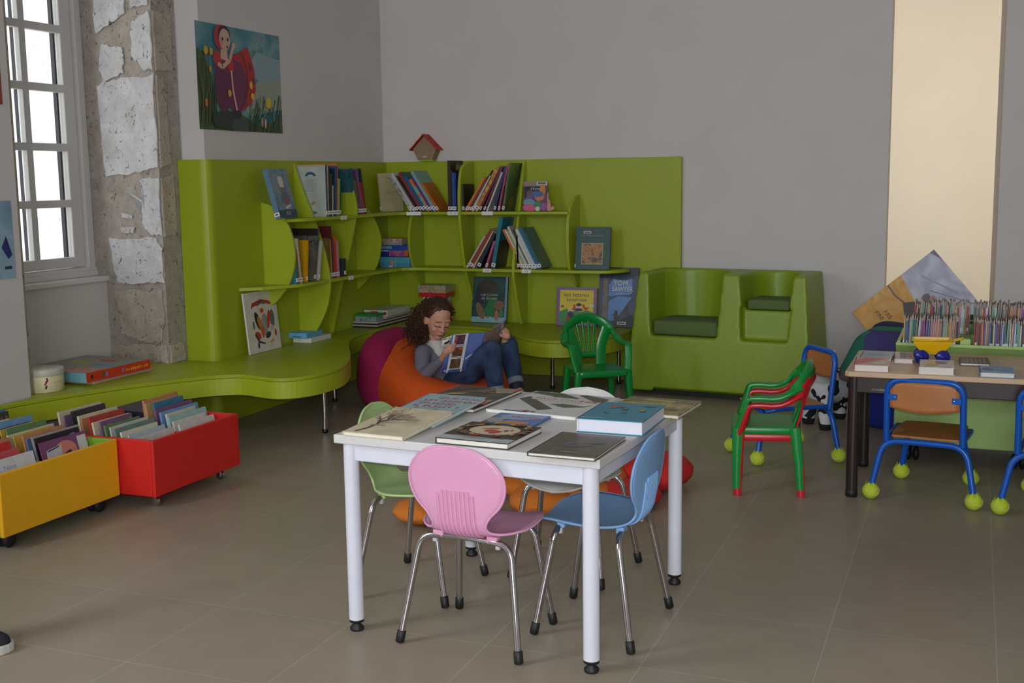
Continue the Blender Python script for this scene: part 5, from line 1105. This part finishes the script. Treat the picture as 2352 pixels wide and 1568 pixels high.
# ------------------------------------------------------------------ the girl
J = {'pelvis': (-2.79, 6.03, .115), 'waist': (-2.868, 6.07, .185), 'chest': (-2.911, 6.096, .278), 'neck': (-2.900, 6.089, .362), 'head': (-2.866, 6.049, .515), 'shR': (-2.937, 5.985, .322), 'shL': (-2.876, 6.205, .312), 'elR': (-2.903, 5.883, .192), 'wrR': (-2.750, 5.837, .314), 'elL': (-2.690, 6.19, .275), 'wrL': (-2.484, 6.115, .401), 'hipR': (-2.756, 6.0, .135), 'knR': (-2.477, 5.903, .366), 'anR': (-2.431, 5.878, .105), 'toR': (-2.345, 5.83, .05), 'hipL': (-2.79, 6.12, .127), 'knL': (-2.482, 6.168, .362), 'anL': (-2.385, 6.068, .125), 'toL': (-2.302, 6.02, .055), 'bTL': (-2.671, 5.825, .462), 'bTM': (-2.511, 5.932, .466), 'bBL': (-2.744, 5.796, .242), 'bBM': (-2.583, 5.903, .252), 'bTR': (-2.461, 6.103, .516), 'bBR': (-2.490, 6.069, .356), 'haR': (-2.691, 5.823, .373), 'haL': (-2.471, 6.093, .449)}
J = {k: V(v) for k, v in J.items()}
girl = thing('person', 'girl in grey cardigan and jeans reading a comic in the orange pouf', 'person', (J['pelvis'].x, J['pelvis'].y, 0))
G0 = V((J['pelvis'].x, J['pelvis'].y, 0))
J = {k: v-G0 for k, v in J.items()}
SKIN = mat((206, 150, 124), .55, 0, .03, 40); LIP = mat((186, 112, 100), .5); BROW = mat((120, 80, 62), .8); LASH = mat((60, 40, 36), .7)
yw = R(27); pt = R(24)
Fh = -_dd*math.cos(yw)+_rr*math.sin(yw); S = _rr*math.cos(yw)+_dd*math.sin(yw)
F = Fh*math.cos(pt)-V((0, 0, 1))*math.sin(pt); UP = Fh*math.sin(pt)+V((0, 0, 1))*math.cos(pt)
tl = R(5); S2 = S*math.cos(tl)-UP*math.sin(tl); UP = S*math.sin(tl)+UP*math.cos(tl); S = S2
HF = frame(J['head'], S, F, UP); HI = HF.inverted()
b = B()
def he(c, r, rot=None): b.ell(c, r, SKIN, HF @ (T(*c) @ rot @ T(-c[0], -c[1], -c[2])) if rot else HF, 24, 16)
he((0, -.012, .03), (.069, .085, .078)); he((0, .012, -.005), (.064, .07, .082)); he((0, .03, -.045), (.052, .048, .055)); he((0, .05, -.086), (.026, .026, .022))
for s in (-1, 1):
    he((s*.032, .048, -.036), (.021, .023, .024)); he((s*.028, .067, .000), (.0165, .0125, .0115)); he((s*.028, .062, .022), (.022, .014, .01)); he((s*.071, -.006, -.012), (.008, .019, .028), RZ(s*18))
he((0, .088, -.028), (.011, .015, .010)); he((0, .078, -.010), (.008, .012, .022)); he((.009, .081, -.031), (.008, .009, .007)); he((-.009, .081, -.031), (.008, .009, .007))
he((0, .074, -.058), (.021, .012, .0065)); he((0, .071, -.066), (.017, .012, .006))
hb = HF @ V((0, -.02, -.06))
capsule(b, hb, J['neck']-V((0, 0, .03)), .036, .040, SKIN)
for p, q, r1, r2 in (('neck', 'chest', .038, .07), ('chest', 'waist', .07, .07), ('waist', 'pelvis', .078, .085), ('shR', 'elR', .034, .026), ('elR', 'wrR', .026, .018), ('shL', 'elL', .034, .026), ('elL', 'wrL', .026, .018), ('shR', 'neck', .024, .024), ('shL', 'neck', .024, .024), ('hipR', 'knR', .058, .044), ('knR', 'anR', .042, .028), ('hipL', 'knL', .058, .044), ('knL', 'anL', .042, .028), ('anR', 'toR', .028, .022), ('anL', 'toL', .028, .022)): capsule(b, J[p], J[q], r1, r2, SKIN)
# hands: palm, four bent fingers of unequal length, thumb from the side of the palm
def hand(wr, ce, along, across, nrm, side):
    """along: wrist to knuckles, across: towards index finger, nrm: palm normal (towards the held sheet)"""
    a, c, n = along.normalized(), across.normalized(), nrm.normalized()
    capsule(b, wr, ce-a*.012, .017, .02, SKIN)
    for k in (-1, -.33, .33, 1): capsule(b, ce-a*.022+c*.008*k, ce+a*.016+c*.0165*k, .011, .0095, SKIN)
    for k, L in ((1, .9), (.36, 1.0), (-.3, .95), (-.95, .78)):
        p0 = ce+a*.018+c*.018*k; p1 = p0+(a*.92+n*.38).normalized()*.023*L; p2 = p1+(a*.25+n*.95).normalized()*.019*L; p3 = p2+(n*.8-a*.6).normalized()*.014*L
        capsule(b, p0, p1, .0078, .0072, SKIN, 10); capsule(b, p1, p2, .0072, .0066, SKIN, 10); capsule(b, p2, p3, .0066, .0058, SKIN, 10)
    t0 = ce-a*.018+c*.017; t1 = t0+(c*.75+a*.5+n*.4).normalized()*.024; t2 = t1+(a*.85+n*.35+c*.1).normalized()*.022
    capsule(b, t0, t1, .0095, .0085, SKIN, 10); capsule(b, t1, t2, .0085, .0068, SKIN, 10)
bu = (J['bTM']-J['bTL']).normalized(); bv = (J['bTL']-J['bBL']).normalized(); bn = bu.cross(bv)
hand(J['wrR'], J['haR']+V((-.004, -.012, .0)), (J['haR']-J['wrR']).normalized()*.6+bu*.7+V((0, 0, .2)), V((0, 0, 1))+bu*.15, _dd*.9+bu*.2, 1)
hand(J['wrL'], J['haL']-V((0, 0, .012))+_rr*.012, V((0, 0, 1))*.85-_rr*.35+_dd*.1, -_dd*.55-_rr*.7, -_rr*.9-_dd*.1, 1)
def facecol(c, n):
    q = HI @ c
    if q.length > .15: return 0
    if abs(q.x) < .019 and -.0695 < q.z < -.0545 and q.y > .069: return 1
    for s in (-1, 1):
        x = (q.x-s*.029)/.019
        if abs(x) < 1 and q.y > .04:
            if abs(q.z-(.0245-.005*x*x)) < .0026: return 2
            if abs(q.z-(-.0085+.0012*x*x)) < .0028 and abs(x) < .85: return 3
    return 0
remesh(b, 'body', girl, .0034, 3, [SKIN, LIP, BROW, LASH], facecol, .4)
# white turtleneck
SHW = mat((206, 204, 200), .9, 0, .04, 60, .15)
b = B(); cd = (J['chest']-J['neck']).normalized(); cf = (Fh*.9+_rr*.2).normalized()
capsule(b, J['neck']+V((0, 0, .015)), J['neck']+cd*.02, .046, .062, SHW, 20); capsule(b, J['neck']+cd*.03, J['chest'], .07, .095, SHW, 20); capsule(b, J['chest'], J['waist'], .095, .088, SHW, 20)
b.ell(J['neck']+cd*.055+cf*.045, (.05, .05, .06), SHW); capsule(b, J['waist'], J['pelvis'], .088, .092, SHW)
for s in ('shR', 'shL'): capsule(b, J['neck']+cd*.02, J[s], .045, .04, SHW)
remesh(b, 'white_shirt', girl, .006, 5, [SHW])
# grey cardigan with a V opening
GRY = mat((112, 110, 122), .95, 0, .08, 120, .25)
b = B()
capsule(b, J['neck']+cd*.04, J['chest'], .082, .106, GRY, 20); capsule(b, J['chest'], J['waist'], .106, .10, GRY, 20); capsule(b, J['waist'], J['pelvis']+V((0, 0, .01)), .10, .108, GRY, 20)
for s, e, w in (('shR', 'elR', 'wrR'), ('shL', 'elL', 'wrL')):
    capsule(b, J['neck']+cd*.04, J[s], .05, .05, GRY); capsule(b, J[s], J[e], .05, .041, GRY); capsule(b, J[e], J[w]+(J[e]-J[w])*.06, .042, .028, GRY)
o = remesh(b, 'grey_cardigan', girl, .006, 5, [GRY])
t = bmesh.new(); t.from_mesh(o.data); kill = []
for f in t.faces:
    q = f.calc_center_median()-J['neck']; a = q.dot(cd); fr_ = q.dot(cf); sd = q.dot(cf.cross(V((0, 0, 1))))
    if a < .012 and q.length < .085: kill.append(f)
    elif fr_ > .02 and a < .125 and abs(sd) < .058*(1-a/.13)+.006: kill.append(f)
bmesh.ops.delete(t, geom=kill, context='FACES'); t.to_mesh(o.data); t.free()
md = o.modifiers.new('thick', 'SOLIDIFY'); md.thickness = .004; md.offset = -1
# jeans
def denim():
    m, nt, bs = _base('denim'); tc_ = nt.nodes.new('ShaderNodeTexCoord'); nz = nt.nodes.new('ShaderNodeTexNoise'); nz.inputs['Scale'].default_value = 9; nz.inputs['Detail'].default_value = 6
    rp = nt.nodes.new('ShaderNodeValToRGB'); rp.color_ramp.elements[0].position = .35; rp.color_ramp.elements[1].position = .75; rp.color_ramp.elements[0].color = lin((20, 33, 62)); rp.color_ramp.elements[1].color = lin((62, 86, 124))
    nt.links.new(tc_.outputs['Object'], nz.inputs['Vector']); nt.links.new(nz.outputs['Fac'], rp.inputs[0]); nt.links.new(rp.outputs[0], bs.inputs['Base Color']); bs.inputs['Roughness'].default_value = .9
    return m
DEN = denim(); b = B()
capsule(b, J['pelvis']+V((0, 0, .0)), J['hipR'], .098, .086, DEN, 20); capsule(b, J['pelvis'], J['hipL'], .098, .086, DEN, 20)
for s in 'RL':
    capsule(b, J['hip'+s], J['kn'+s], .082, .061, DEN, 20); capsule(b, J['kn'+s], J['kn'+s]*.35+J['an'+s]*.65, .060, .049, DEN, 20); capsule(b, J['kn'+s]*.5+J['an'+s]*.5, J['an'+s]+(J['kn'+s]-J['an'+s])*.22, .053, .044, DEN, 20)
jn = remesh(b, 'jeans', girl, .006, 6, [DEN])
CUF = mat((130, 140, 156), .9, 0, .1, 80); BOOT = mat((30, 34, 52), .7, 0, .1, 60)
for s in 'RL':
    d = (J['kn'+s]-J['an'+s]).normalized(); q = d.to_track_quat('Z', 'Y').to_matrix().to_4x4(); q.translation = J['an'+s]+d*.035
    b = B(); b.lathe([(.040, 0), (.0455, .002), (.047, .015), (.0455, .032), (.043, .035)], CUF, 26, q); tag(b.build('cuff', jn), 'faded turned-up cuff')
    b = B(); capsule(b, J['an'+s]+d*.05, J['an'+s]-V((0, 0, .03)), .040, .040, BOOT, 18); capsule(b, J['an'+s]-V((0, 0, .045)), V((J['to'+s].x, J['to'+s].y, .040)), .042, .034, BOOT, 18)
    remesh(b, 'boot', girl, .006, 5, [BOOT])
# brown curly hair, gathered at the back
HAIR = mat((66, 38, 24), .55, 0, .25, 60, .3); b = B(); rnd = random.Random(21)
def hp(x, y, z): return HF @ V((x, y, z))
cap_v = []; cap_f = []; nu, nv = 40, 22
for j in range(nv+1):
    th = PI*.78*j/nv
    for k in range(nu):
        ph = 2*PI*k/nu; x, y, z = math.sin(th)*math.cos(ph), math.sin(th)*math.sin(ph), math.cos(th)
        front = max(0, y); lim = .052-.03*0
        w = 1+.05*math.sin(ph*17+th*9)*math.sin(th*13+ph*3)
        zz = .03+.088*z*w
        px, py = .079*x*w, -.014+.093*y*w*(1 if y < 0 else .93)
        zm = .094-.03*abs(x) if py > .04 else (-.012+(.106-.03*abs(x))*max(0, py)/.04 if py > 0 else -.085)
        q = .84 if zz < zm else 1
        cap_v.append(hp(px*q, py*q, zz*q))
for j in range(nv):
    for k in range(nu): cap_f.append((j*nu+k, (j+1)*nu+k, (j+1)*nu+(k+1) % nu, j*nu+(k+1) % nu))
b.add(cap_v, cap_f, HAIR, True)
def curl(p0, d, L, rad, turns, th=.0032):
    d = d.normalized(); u = d.orthogonal().normalized(); v = d.cross(u); pts = []; n = int(10*turns)+6; ph0 = rnd.uniform(0, 6.28)
    for i in range(n+1):
        s = i/n; a = ph0+2*PI*turns*s; g = V((0, 0, -1))*.35*s*s*L
        pts.append(p0+d*(L*s)+g+(u*math.cos(a)+v*math.sin(a))*rad*(.5+.5*s))
    b.tube(pts, [th*(1-.5*i/n) for i in range(n+1)], HAIR, 5)
# bunch of curls behind and to the side of the head
for k in range(270):
    a = rnd.uniform(0, 2*PI); q = rnd.random()**.5
    p0 = hp(-.03+.055*math.cos(a)*q, -.085+.03*math.sin(a)*q, .03+.055*math.sin(a*1.7)*q)
    d = -_rr*rnd.uniform(.1, 1.0)-V((0, 0, 1))*rnd.uniform(.5, 1.5)+_dd*rnd.uniform(-.25, .7)
    curl(p0, d, rnd.uniform(.10, .21), rnd.uniform(.008, .015), rnd.uniform(2.5, 5))
front_v = [v for k, v in enumerate(cap_v) if (HI @ v).z > -.02 and (v-J['head']).length > .082]
for k in range(620):   # small curls all over the crown and along the hairline
    p0 = rnd.choice(front_v)+V((rnd.uniform(-.006, .006), rnd.uniform(-.006, .006), rnd.uniform(-.004, .004))); nr = (p0-hp(0, -.01, .03)).normalized()
    d = -F*rnd.uniform(.4, 1.2)+S*rnd.uniform(-.5, .5)+nr*rnd.uniform(.0, .55)
    curl(p0-nr*.004, d, rnd.uniform(.018, .042), rnd.uniform(.003, .006), rnd.uniform(1.5, 3), .0027)
BM_ = HF @ T(-.035, -.092, -.035) @ RX(-12) @ RY(12)
for k in range(420):   # curls over the gathered mass
    a, zz = rnd.uniform(0, 2*PI), rnd.uniform(-.95, .98); q = (1-zz*zz)**.5; nl = V((q*math.cos(a), q*math.sin(a), zz)); p0 = BM_ @ V((.068*nl.x, .066*nl.y, .105*nl.z)); nr = (BM_.to_3x3() @ nl).normalized()
    d = nr*rnd.uniform(.3, .9)-V((0, 0, 1))*rnd.uniform(.3, 1.2)+V((rnd.uniform(-.5, .5), rnd.uniform(-.5, .5), 0))
    if nr.dot(F) > .55: continue
    curl(p0, d, rnd.uniform(.025, .06), rnd.uniform(.005, .010), rnd.uniform(1.5, 3.2), .003)
b.ell((0, 0, 0), (.072, .07, .11), HAIR, HF @ T(-.035, -.092, -.035) @ RX(-12) @ RY(12), 24, 16)
b.build('curly_hair', girl)
# bracelet
b = B(); d = (J['haL']-J['wrL']).normalized(); q = d.to_track_quat('Z', 'Y').to_matrix().to_4x4(); q.translation = J['wrL']+d*.002
b.tube([q @ V((.0235*math.cos(2*PI*k/20), .0235*math.sin(2*PI*k/20), 0)) for k in range(20)], .0042, mat((190, 190, 110), .5), 8, True); tag(b.build('bracelet', girl), 'pale yellow bracelet')

# ------------------------------------------------------------------ the comic she holds open
cb = thing('comic_book', 'open blue-covered comic album held up by the girl in the pouf', 'book', G0+J['bBM'])
O = J['bBM']
def panel(p00, p10, p11, p01, th, m, bulge=0, n=10):
    bb2 = B(); nn = (p10-p00).cross(p01-p00).normalized(); vs = []; fs = []
    for s in (0, 1):
        for j in range(2):
            for i in range(n+1):
                t = i/n; p = (p00.lerp(p10, t)).lerp(p01.lerp(p11, t), j)+nn*(s*th+bulge*math.sin(PI*t)); vs.append(p-O)
    M1 = 2*(n+1)
    for i in range(n):
        fs += [(i, i+1, n+2+i, n+1+i), (M1+i, M1+n+1+i, M1+n+2+i, M1+i+1), (i, M1+i, M1+i+1, i+1), (n+1+i, n+2+i, M1+n+2+i, M1+n+1+i)]
    fs += [(0, n+1, M1+n+1, M1), (n, M1+n, M1+2*n+1, 2*n+1)]
    bb2.add(vs, fs, m, True); return bb2, nn
CBL = mat((84, 108, 168), .35, 0, .1, 10)
bL, nL = panel(J['bBL'], J['bBM'], J['bTM'], J['bTL'], -.003, CBL); bL.build('back_cover', cb)
bR, nR = panel(J['bBM'], J['bBR'], J['bTR'], J['bTM'], -.003, mottle([(96, 84, 84), (130, 100, 70), (84, 90, 120), (150, 130, 100)], 14)); bR.build('front_cover', cb)
inn = nL*-.004
bp, _ = panel(J['bBL']+inn+bu*.004, J['bBM']+inn*.9, J['bTM']+inn*.9-bv*.006, J['bTL']+inn+bu*.004-bv*.006, -.006, PAGES, -.004); bp.build('pages', cb)
inr = nR*-.004
bp, _ = panel(J['bBM']+inr*.9, J['bBR']+inr, J['bTR']+inr-V((0, 0, .006)), J['bTM']+inr*.9-V((0, 0, .006)), -.006, PAGES, -.004); bp.build('pages', cb)
if nL.y > 0: pass
wL, hL = (J['bBM']-J['bBL']).length, (J['bTL']-J['bBL']).length
eu = (J['bBM']-J['bBL']).normalized(); ev = (J['bTL']-J['bBL']).normalized(); en = eu.cross(ev).normalized()
back_art = [('r', .06, .02, .62, .1, (60, 80, 140)), ('r', .05, .0, .26, .12, (34, 50, 120)), ('r', .1, .04, .24, .085, (200, 200, 206)), ('r', .12, .05, .22, .075, (60, 80, 140))]
for k, (cols) in enumerate((((150, 90, 40), (60, 60, 40)), ((186, 110, 50), (60, 50, 40)), ((176, 84, 110), (60, 44, 50)))):
    z0 = .10+.31*k
    def sk(u0, v0, u1, v1): return [(u0+.17*(1-v0), v0), (u1+.17*(1-v0), v0), (u1+.17*(1-v1), v1), (u0+.17*(1-v1), v1)]
    back_art += [('p', sk(.05, z0-.018, .42, z0+.275), (206, 206, 210)), ('p', sk(.085, z0, .385, z0+.255), mottle([cols[0], cols[1], tuple(int(c*.7) for c in cols[0])], 34))]
back_art += [('p', sk(.42, 0, .465, 1), (200, 204, 214)), ('p', sk(.015, 0, .055, 1), (190, 198, 214)), ('p', [(.62, .3), (.9, .5), (.9, .54), (.62, .35)], (190, 196, 206)), ('r', .56, .62, .95, .96, (92, 114, 172))]
pf_ = frame(J['bBL']-O, eu, ev, en)
if en.dot(_dd) > 0: pf_ = frame(J['bBM']-O, -eu, ev, -en)
art_mesh(back_art, wL, hL, pf_, None, .0006).build('cover_picture', cb)
# a loose inside page curling out beside her hand
q0 = J['bTL']-bv*.004+inn; q1 = q0-eu*.055-V((0, 0, .014))-_dd*.012; q2 = q1-bv*.05+eu*.008; q3 = q0-bv*.065
bq, _ = panel(q2, q3, q0, q1, -.0008, PAGES, .006); lf = bq.build('loose_page', cb)
nq = (q3-q2).cross(q1-q2).normalized()
art_mesh([('p', [(.2, .3), (.35, .62), (.6, .6), (.85, .85), (.95, .6), (.7, .35)], (40, 40, 48)), ('r', .0, .9, 1, 1, (90, 90, 100))], (q3-q2).length, (q1-q2).length, frame(q2-O+nq*.006, (q3-q2).normalized(), (q1-q2).normalized(), nq), None, .001).build('page_picture', lf)
# ------------------------------------------------------------------ posters and the passer-by's shoe
po2 = thing('wall_poster', 'wide poster of a flower-field fairy with red wings on the left wall', 'poster', (-3.8385, 5.205, 1.60))
PW, PH = .80, .562
b = B(); fp = frame((0, 0, 0), (0, 1, 0), (0, 0, 1), (1, 0, 0)); b.box2((0, 0, 0), (PW, PH, .0008), mat((150, 170, 176), .5), 0, fp); b.build('sheet', po2)
sky = mottle([(44, 104, 120), (70, 130, 140), (120, 156, 158), (40, 96, 120)], 4, .5); grs = mottle([(40, 60, 40), (64, 84, 50), (84, 100, 60), (36, 50, 44)], 14, .5, stretch=(1, 3, .5))
sh = [('r', 0, 0, 1, 1, sky), ('p', [(.5, .3), (.75, .55), (1, .62), (1, .25), (.6, .15)], (150, 160, 140)), ('p', [(.55, .6), (.7, .8), (1, .75), (1, .55), (.75, .5)], (136, 160, 168)), ('p', [(0, .0), (.0, .75), (.08, .72), (.16, .5), (.2, .2), (.24, .0)], grs), ('p', [(0, 0), (1, 0), (1, .26), (.9, .12), (.7, .06), (.5, .16), (.2, .12), (0, .3)], grs)]
rnd = random.Random(4)
for k in range(34): x = rnd.uniform(.6, .98); sh.append(('l', [(x-.12*rnd.random(), .0), (x-.03, .15), (x+.02*rnd.random(), rnd.uniform(.2, .42))], .006, rnd.choice([(46, 70, 44), (70, 92, 52), (36, 54, 40)])))
for k in range(22): x = rnd.uniform(.01, .18); sh.append(('l', [(x, .05), (x+.02, .3), (x+rnd.uniform(-.03, .05), rnd.uniform(.4, .78))], .006, rnd.choice([(70, 92, 52), (96, 104, 60), (50, 74, 50)])))
sh += [('e', .44, .46, .13, .30, -8, (110, 36, 76)), ('p', [(.38, .70), (.48, .77), (.58, .83), (.65, .62), (.66, .42), (.6, .28), (.44, .17), (.55, .3), (.56, .5), (.5, .66)], (176, 30, 34)), ('l', [(.5, .77), (.56, .6), (.56, .42), (.48, .22)], .012, (90, 24, 40)), ('e', .6, .64, .02, .05, (110, 40, 40)), ('e', .63, .5, .015, .04, (110, 40, 40)),
       ('e', .27, .42, .09, .26, (96, 32, 72)), ('p', [(.18, .58), (.2, .74), (.28, .72), (.38, .70), (.37, .55)], (120, 36, 64)), ('e', .22, .68, .05, .07, (186, 40, 48)), ('e', .37, .63, .035, .07, (186, 36, 40)),
       ('e', .275, .88, .085, .125, (176, 36, 52)), ('e', .305, .90, .07, .10, (44, 34, 34)), ('e', .31, .865, .062, .105, (206, 166, 146)), ('e', .285, .87, .012, .018, (60, 56, 46)), ('e', .345, .87, .01, .018, (60, 56, 46)), ('e', .335, .80, .012, .012, (150, 60, 70)), ('e', .27, .83, .02, .02, (206, 130, 126)), ('p', [(.25, .68), (.26, .77), (.33, .77), (.34, .66)], (206, 166, 146)),
       ('l', [(.22, .63), (.27, .60), (.36, .68), (.40, .80)], .03, (206, 166, 146)), ('e', .41, .82, .02, .03, (206, 166, 146)), ('l', [(.37, .58), (.38, .40), (.42, .18)], .02, (206, 166, 146)), ('e', .34, .36, .02, .035, (222, 160, 50)), ('e', .60, .46, .02, .04, (222, 170, 60)), ('e', .615, .35, .025, .035, (222, 170, 60)), ('e', .81, .30, .035, .055, (206, 180, 40)), ('e', .09, .74, .025, .04, (206, 160, 40)), ('e', .15, .735, .02, .035, (206, 160, 40)), ('e', .13, .57, .015, .03, (190, 130, 40)), ('e', .07, .25, .015, .04, (206, 110, 50)),
       ('e', .3, .10, .17, .09, (44, 52, 48)), ('e', .45, .04, .1, .1, (60, 76, 70)), ('e', .42, .16, .05, .04, (40, 40, 48)), ('e', .72, .1, .012, .05, (206, 140, 110)), ('e', .76, .09, .012, .05, (206, 190, 160))]
art_mesh(sh, PW, PH, fp, None, .0012).build('print', po2)
def leaf(y0, y1, z0, z1, name, label, shapes):
    r = thing(name, label, 'poster', (-3.998, y0, z0)); f2 = frame((0, 0, 0), (0, 1, 0), (0, 0, 1), (1, 0, 0))
    b = B(); b.box2((0, 0, 0), (y1-y0, z1-z0, .0008), mat((196, 200, 206), .5), 0, f2); b.build('sheet', r)
    art_mesh(shapes, y1-y0, z1-z0, f2, None, .0012).build('print', r)
leaf(3.42, 4.015, 1.67, 2.45, 'wall_poster', 'dark poster cut by the frame edge beside the window, upper one', [('r', 0, 0, 1, 1, mottle([(40, 36, 46), (60, 46, 56), (34, 34, 40)], 6)), ('r', .0, .0, 1, .035, (196, 120, 60)), ('r', .965, 0, 1, 1, (150, 60, 60)), ('e', .6, .5, .2, .2, (120, 80, 60))])
leaf(3.42, 4.02, .905, 1.25, 'wall_poster', 'pale blue poster cut by the frame edge beside the window, lower one', [('r', 0, 0, 1, 1, mottle([(130, 160, 180), (150, 180, 196), (110, 140, 170)], 5)), ('p', [(.88, .4), (.93, .55), (.98, .3), (.94, .25)], (40, 44, 110)), ('r', .9, .12, .97, .16, (50, 56, 84)), ('e', .4, .5, .3, .3, (60, 70, 140))])
# trainer at the lower left edge
s_ = thing('trainer', 'dark trainer with pale rubber sole stepping in at the bottom corner', 'shoe', (-2.503-.929*.12, 2.402-.3696*.12, 0), math.degrees(math.atan2(.3696, .929)))
sole = cv([(.118, -.012), (.122, .010), (.105, .036), (.06, .043), (0, .036), (-.06, .030), (-.115, .028), (-.128, 0), (-.115, -.028), (-.06, -.032), (0, -.038), (.06, -.044), (.10, -.036), (.118, -.012)], 4)[:-1]
b = B(); b.prism(sole, 0, .026, mat((196, 194, 186), .6), None, .004); tag(b.build('sole', s_), 'pale rubber sole')
UPM = mat((30, 30, 40), .8, 0, .15, 60, .2); b = B()
b.ell((.055, 0, .03), (.062, .038, .032), UPM); b.ell((-.01, 0, .04), (.07, .034, .05), UPM); b.ell((-.075, 0, .05), (.048, .031, .062), UPM); capsule(b, (-.07, 0, .06), (-.075, 0, .115), .036, .042, UPM)
remesh(b, 'upper', s_, .005, 4, [UPM], None)
b = B()
for k in range(4): b.tube([(.02-.018*k, -.022, .068+.007*k), (.022-.018*k, 0, .082+.008*k), (.014-.018*k, .022, .068+.007*k)], .0028, mat((70, 70, 84), .8), 6)
b.build('laces', s_)
JN = mat((34, 38, 70), .9, 0, .1, 60); b = B(); capsule(b, (-.078, 0, .13), (-.11, -.005, .42), .050, .062, JN, 18); remesh(b, 'trouser_leg', s_, .008, 3, [JN])
# ------------------------------------------------------------------ light
w = bpy.data.worlds.new('world'); SC.world = w; w.use_nodes = True
bg = w.node_tree.nodes['Background']; bg.inputs['Color'].default_value = (.93, .97, 1, 1); bg.inputs['Strength'].default_value = 1.5
def area(name, loc, look, sx, sy, power, col):
    d = bpy.data.lights.new(name, 'AREA'); d.shape = 'RECTANGLE'; d.size = sx; d.size_y = sy; d.energy = power; d.color = col
    o = bpy.data.objects.new(name, d); COL.objects.link(o); o.location = loc
    o.rotation_euler = (V(look)-V(loc)).to_track_quat('-Z', 'Y').to_euler(); return o
area('assumed_daylight_rear', (.6, -3.3, 1.9), (-1.0, 4, .7), 3.2, 2.0, 100, (.9, .95, 1))  # unseen area light, assumed behind the camera; the rear wall has no window
area('assumed_daylight_side', (-3.9, .6, 1.9), (0, 1.8, .8), 1.2, 1.8, 40, (.85, .92, 1))  # area light assumed out of view beside the left wall, which is solid here
# unseen fill lights added behind the back wall to brighten the wall beyond the opening
for nm, x, p in (('added_fill_left', -1.6, 10), ('added_fill_right', 1.3, 15)): area(nm, (x, 7.70, 1.8), (x, 9, 1.8), 1.4, 2.6, p, (1, .95, .86))
# the camera's own small flash
d = bpy.data.lights.new('camera_flash', 'SPOT'); d.energy = 60; d.color = (.93, .94, 1); d.spot_size = R(75); d.spot_blend = 1; d.shadow_soft_size = .02
o = bpy.data.objects.new('camera_flash', d); COL.objects.link(o); o.location = V((0, 0, 1.37))+_f*.03
o.rotation_euler = (_f+V((0, 0, .02))).to_track_quat('-Z', 'Y').to_euler()
SC.view_settings.view_transform = 'Standard'; SC.view_settings.look = 'None'; SC.view_settings.gamma = 1.0
SC.view_settings.exposure = 1.0; SC.view_settings.use_curve_mapping = False
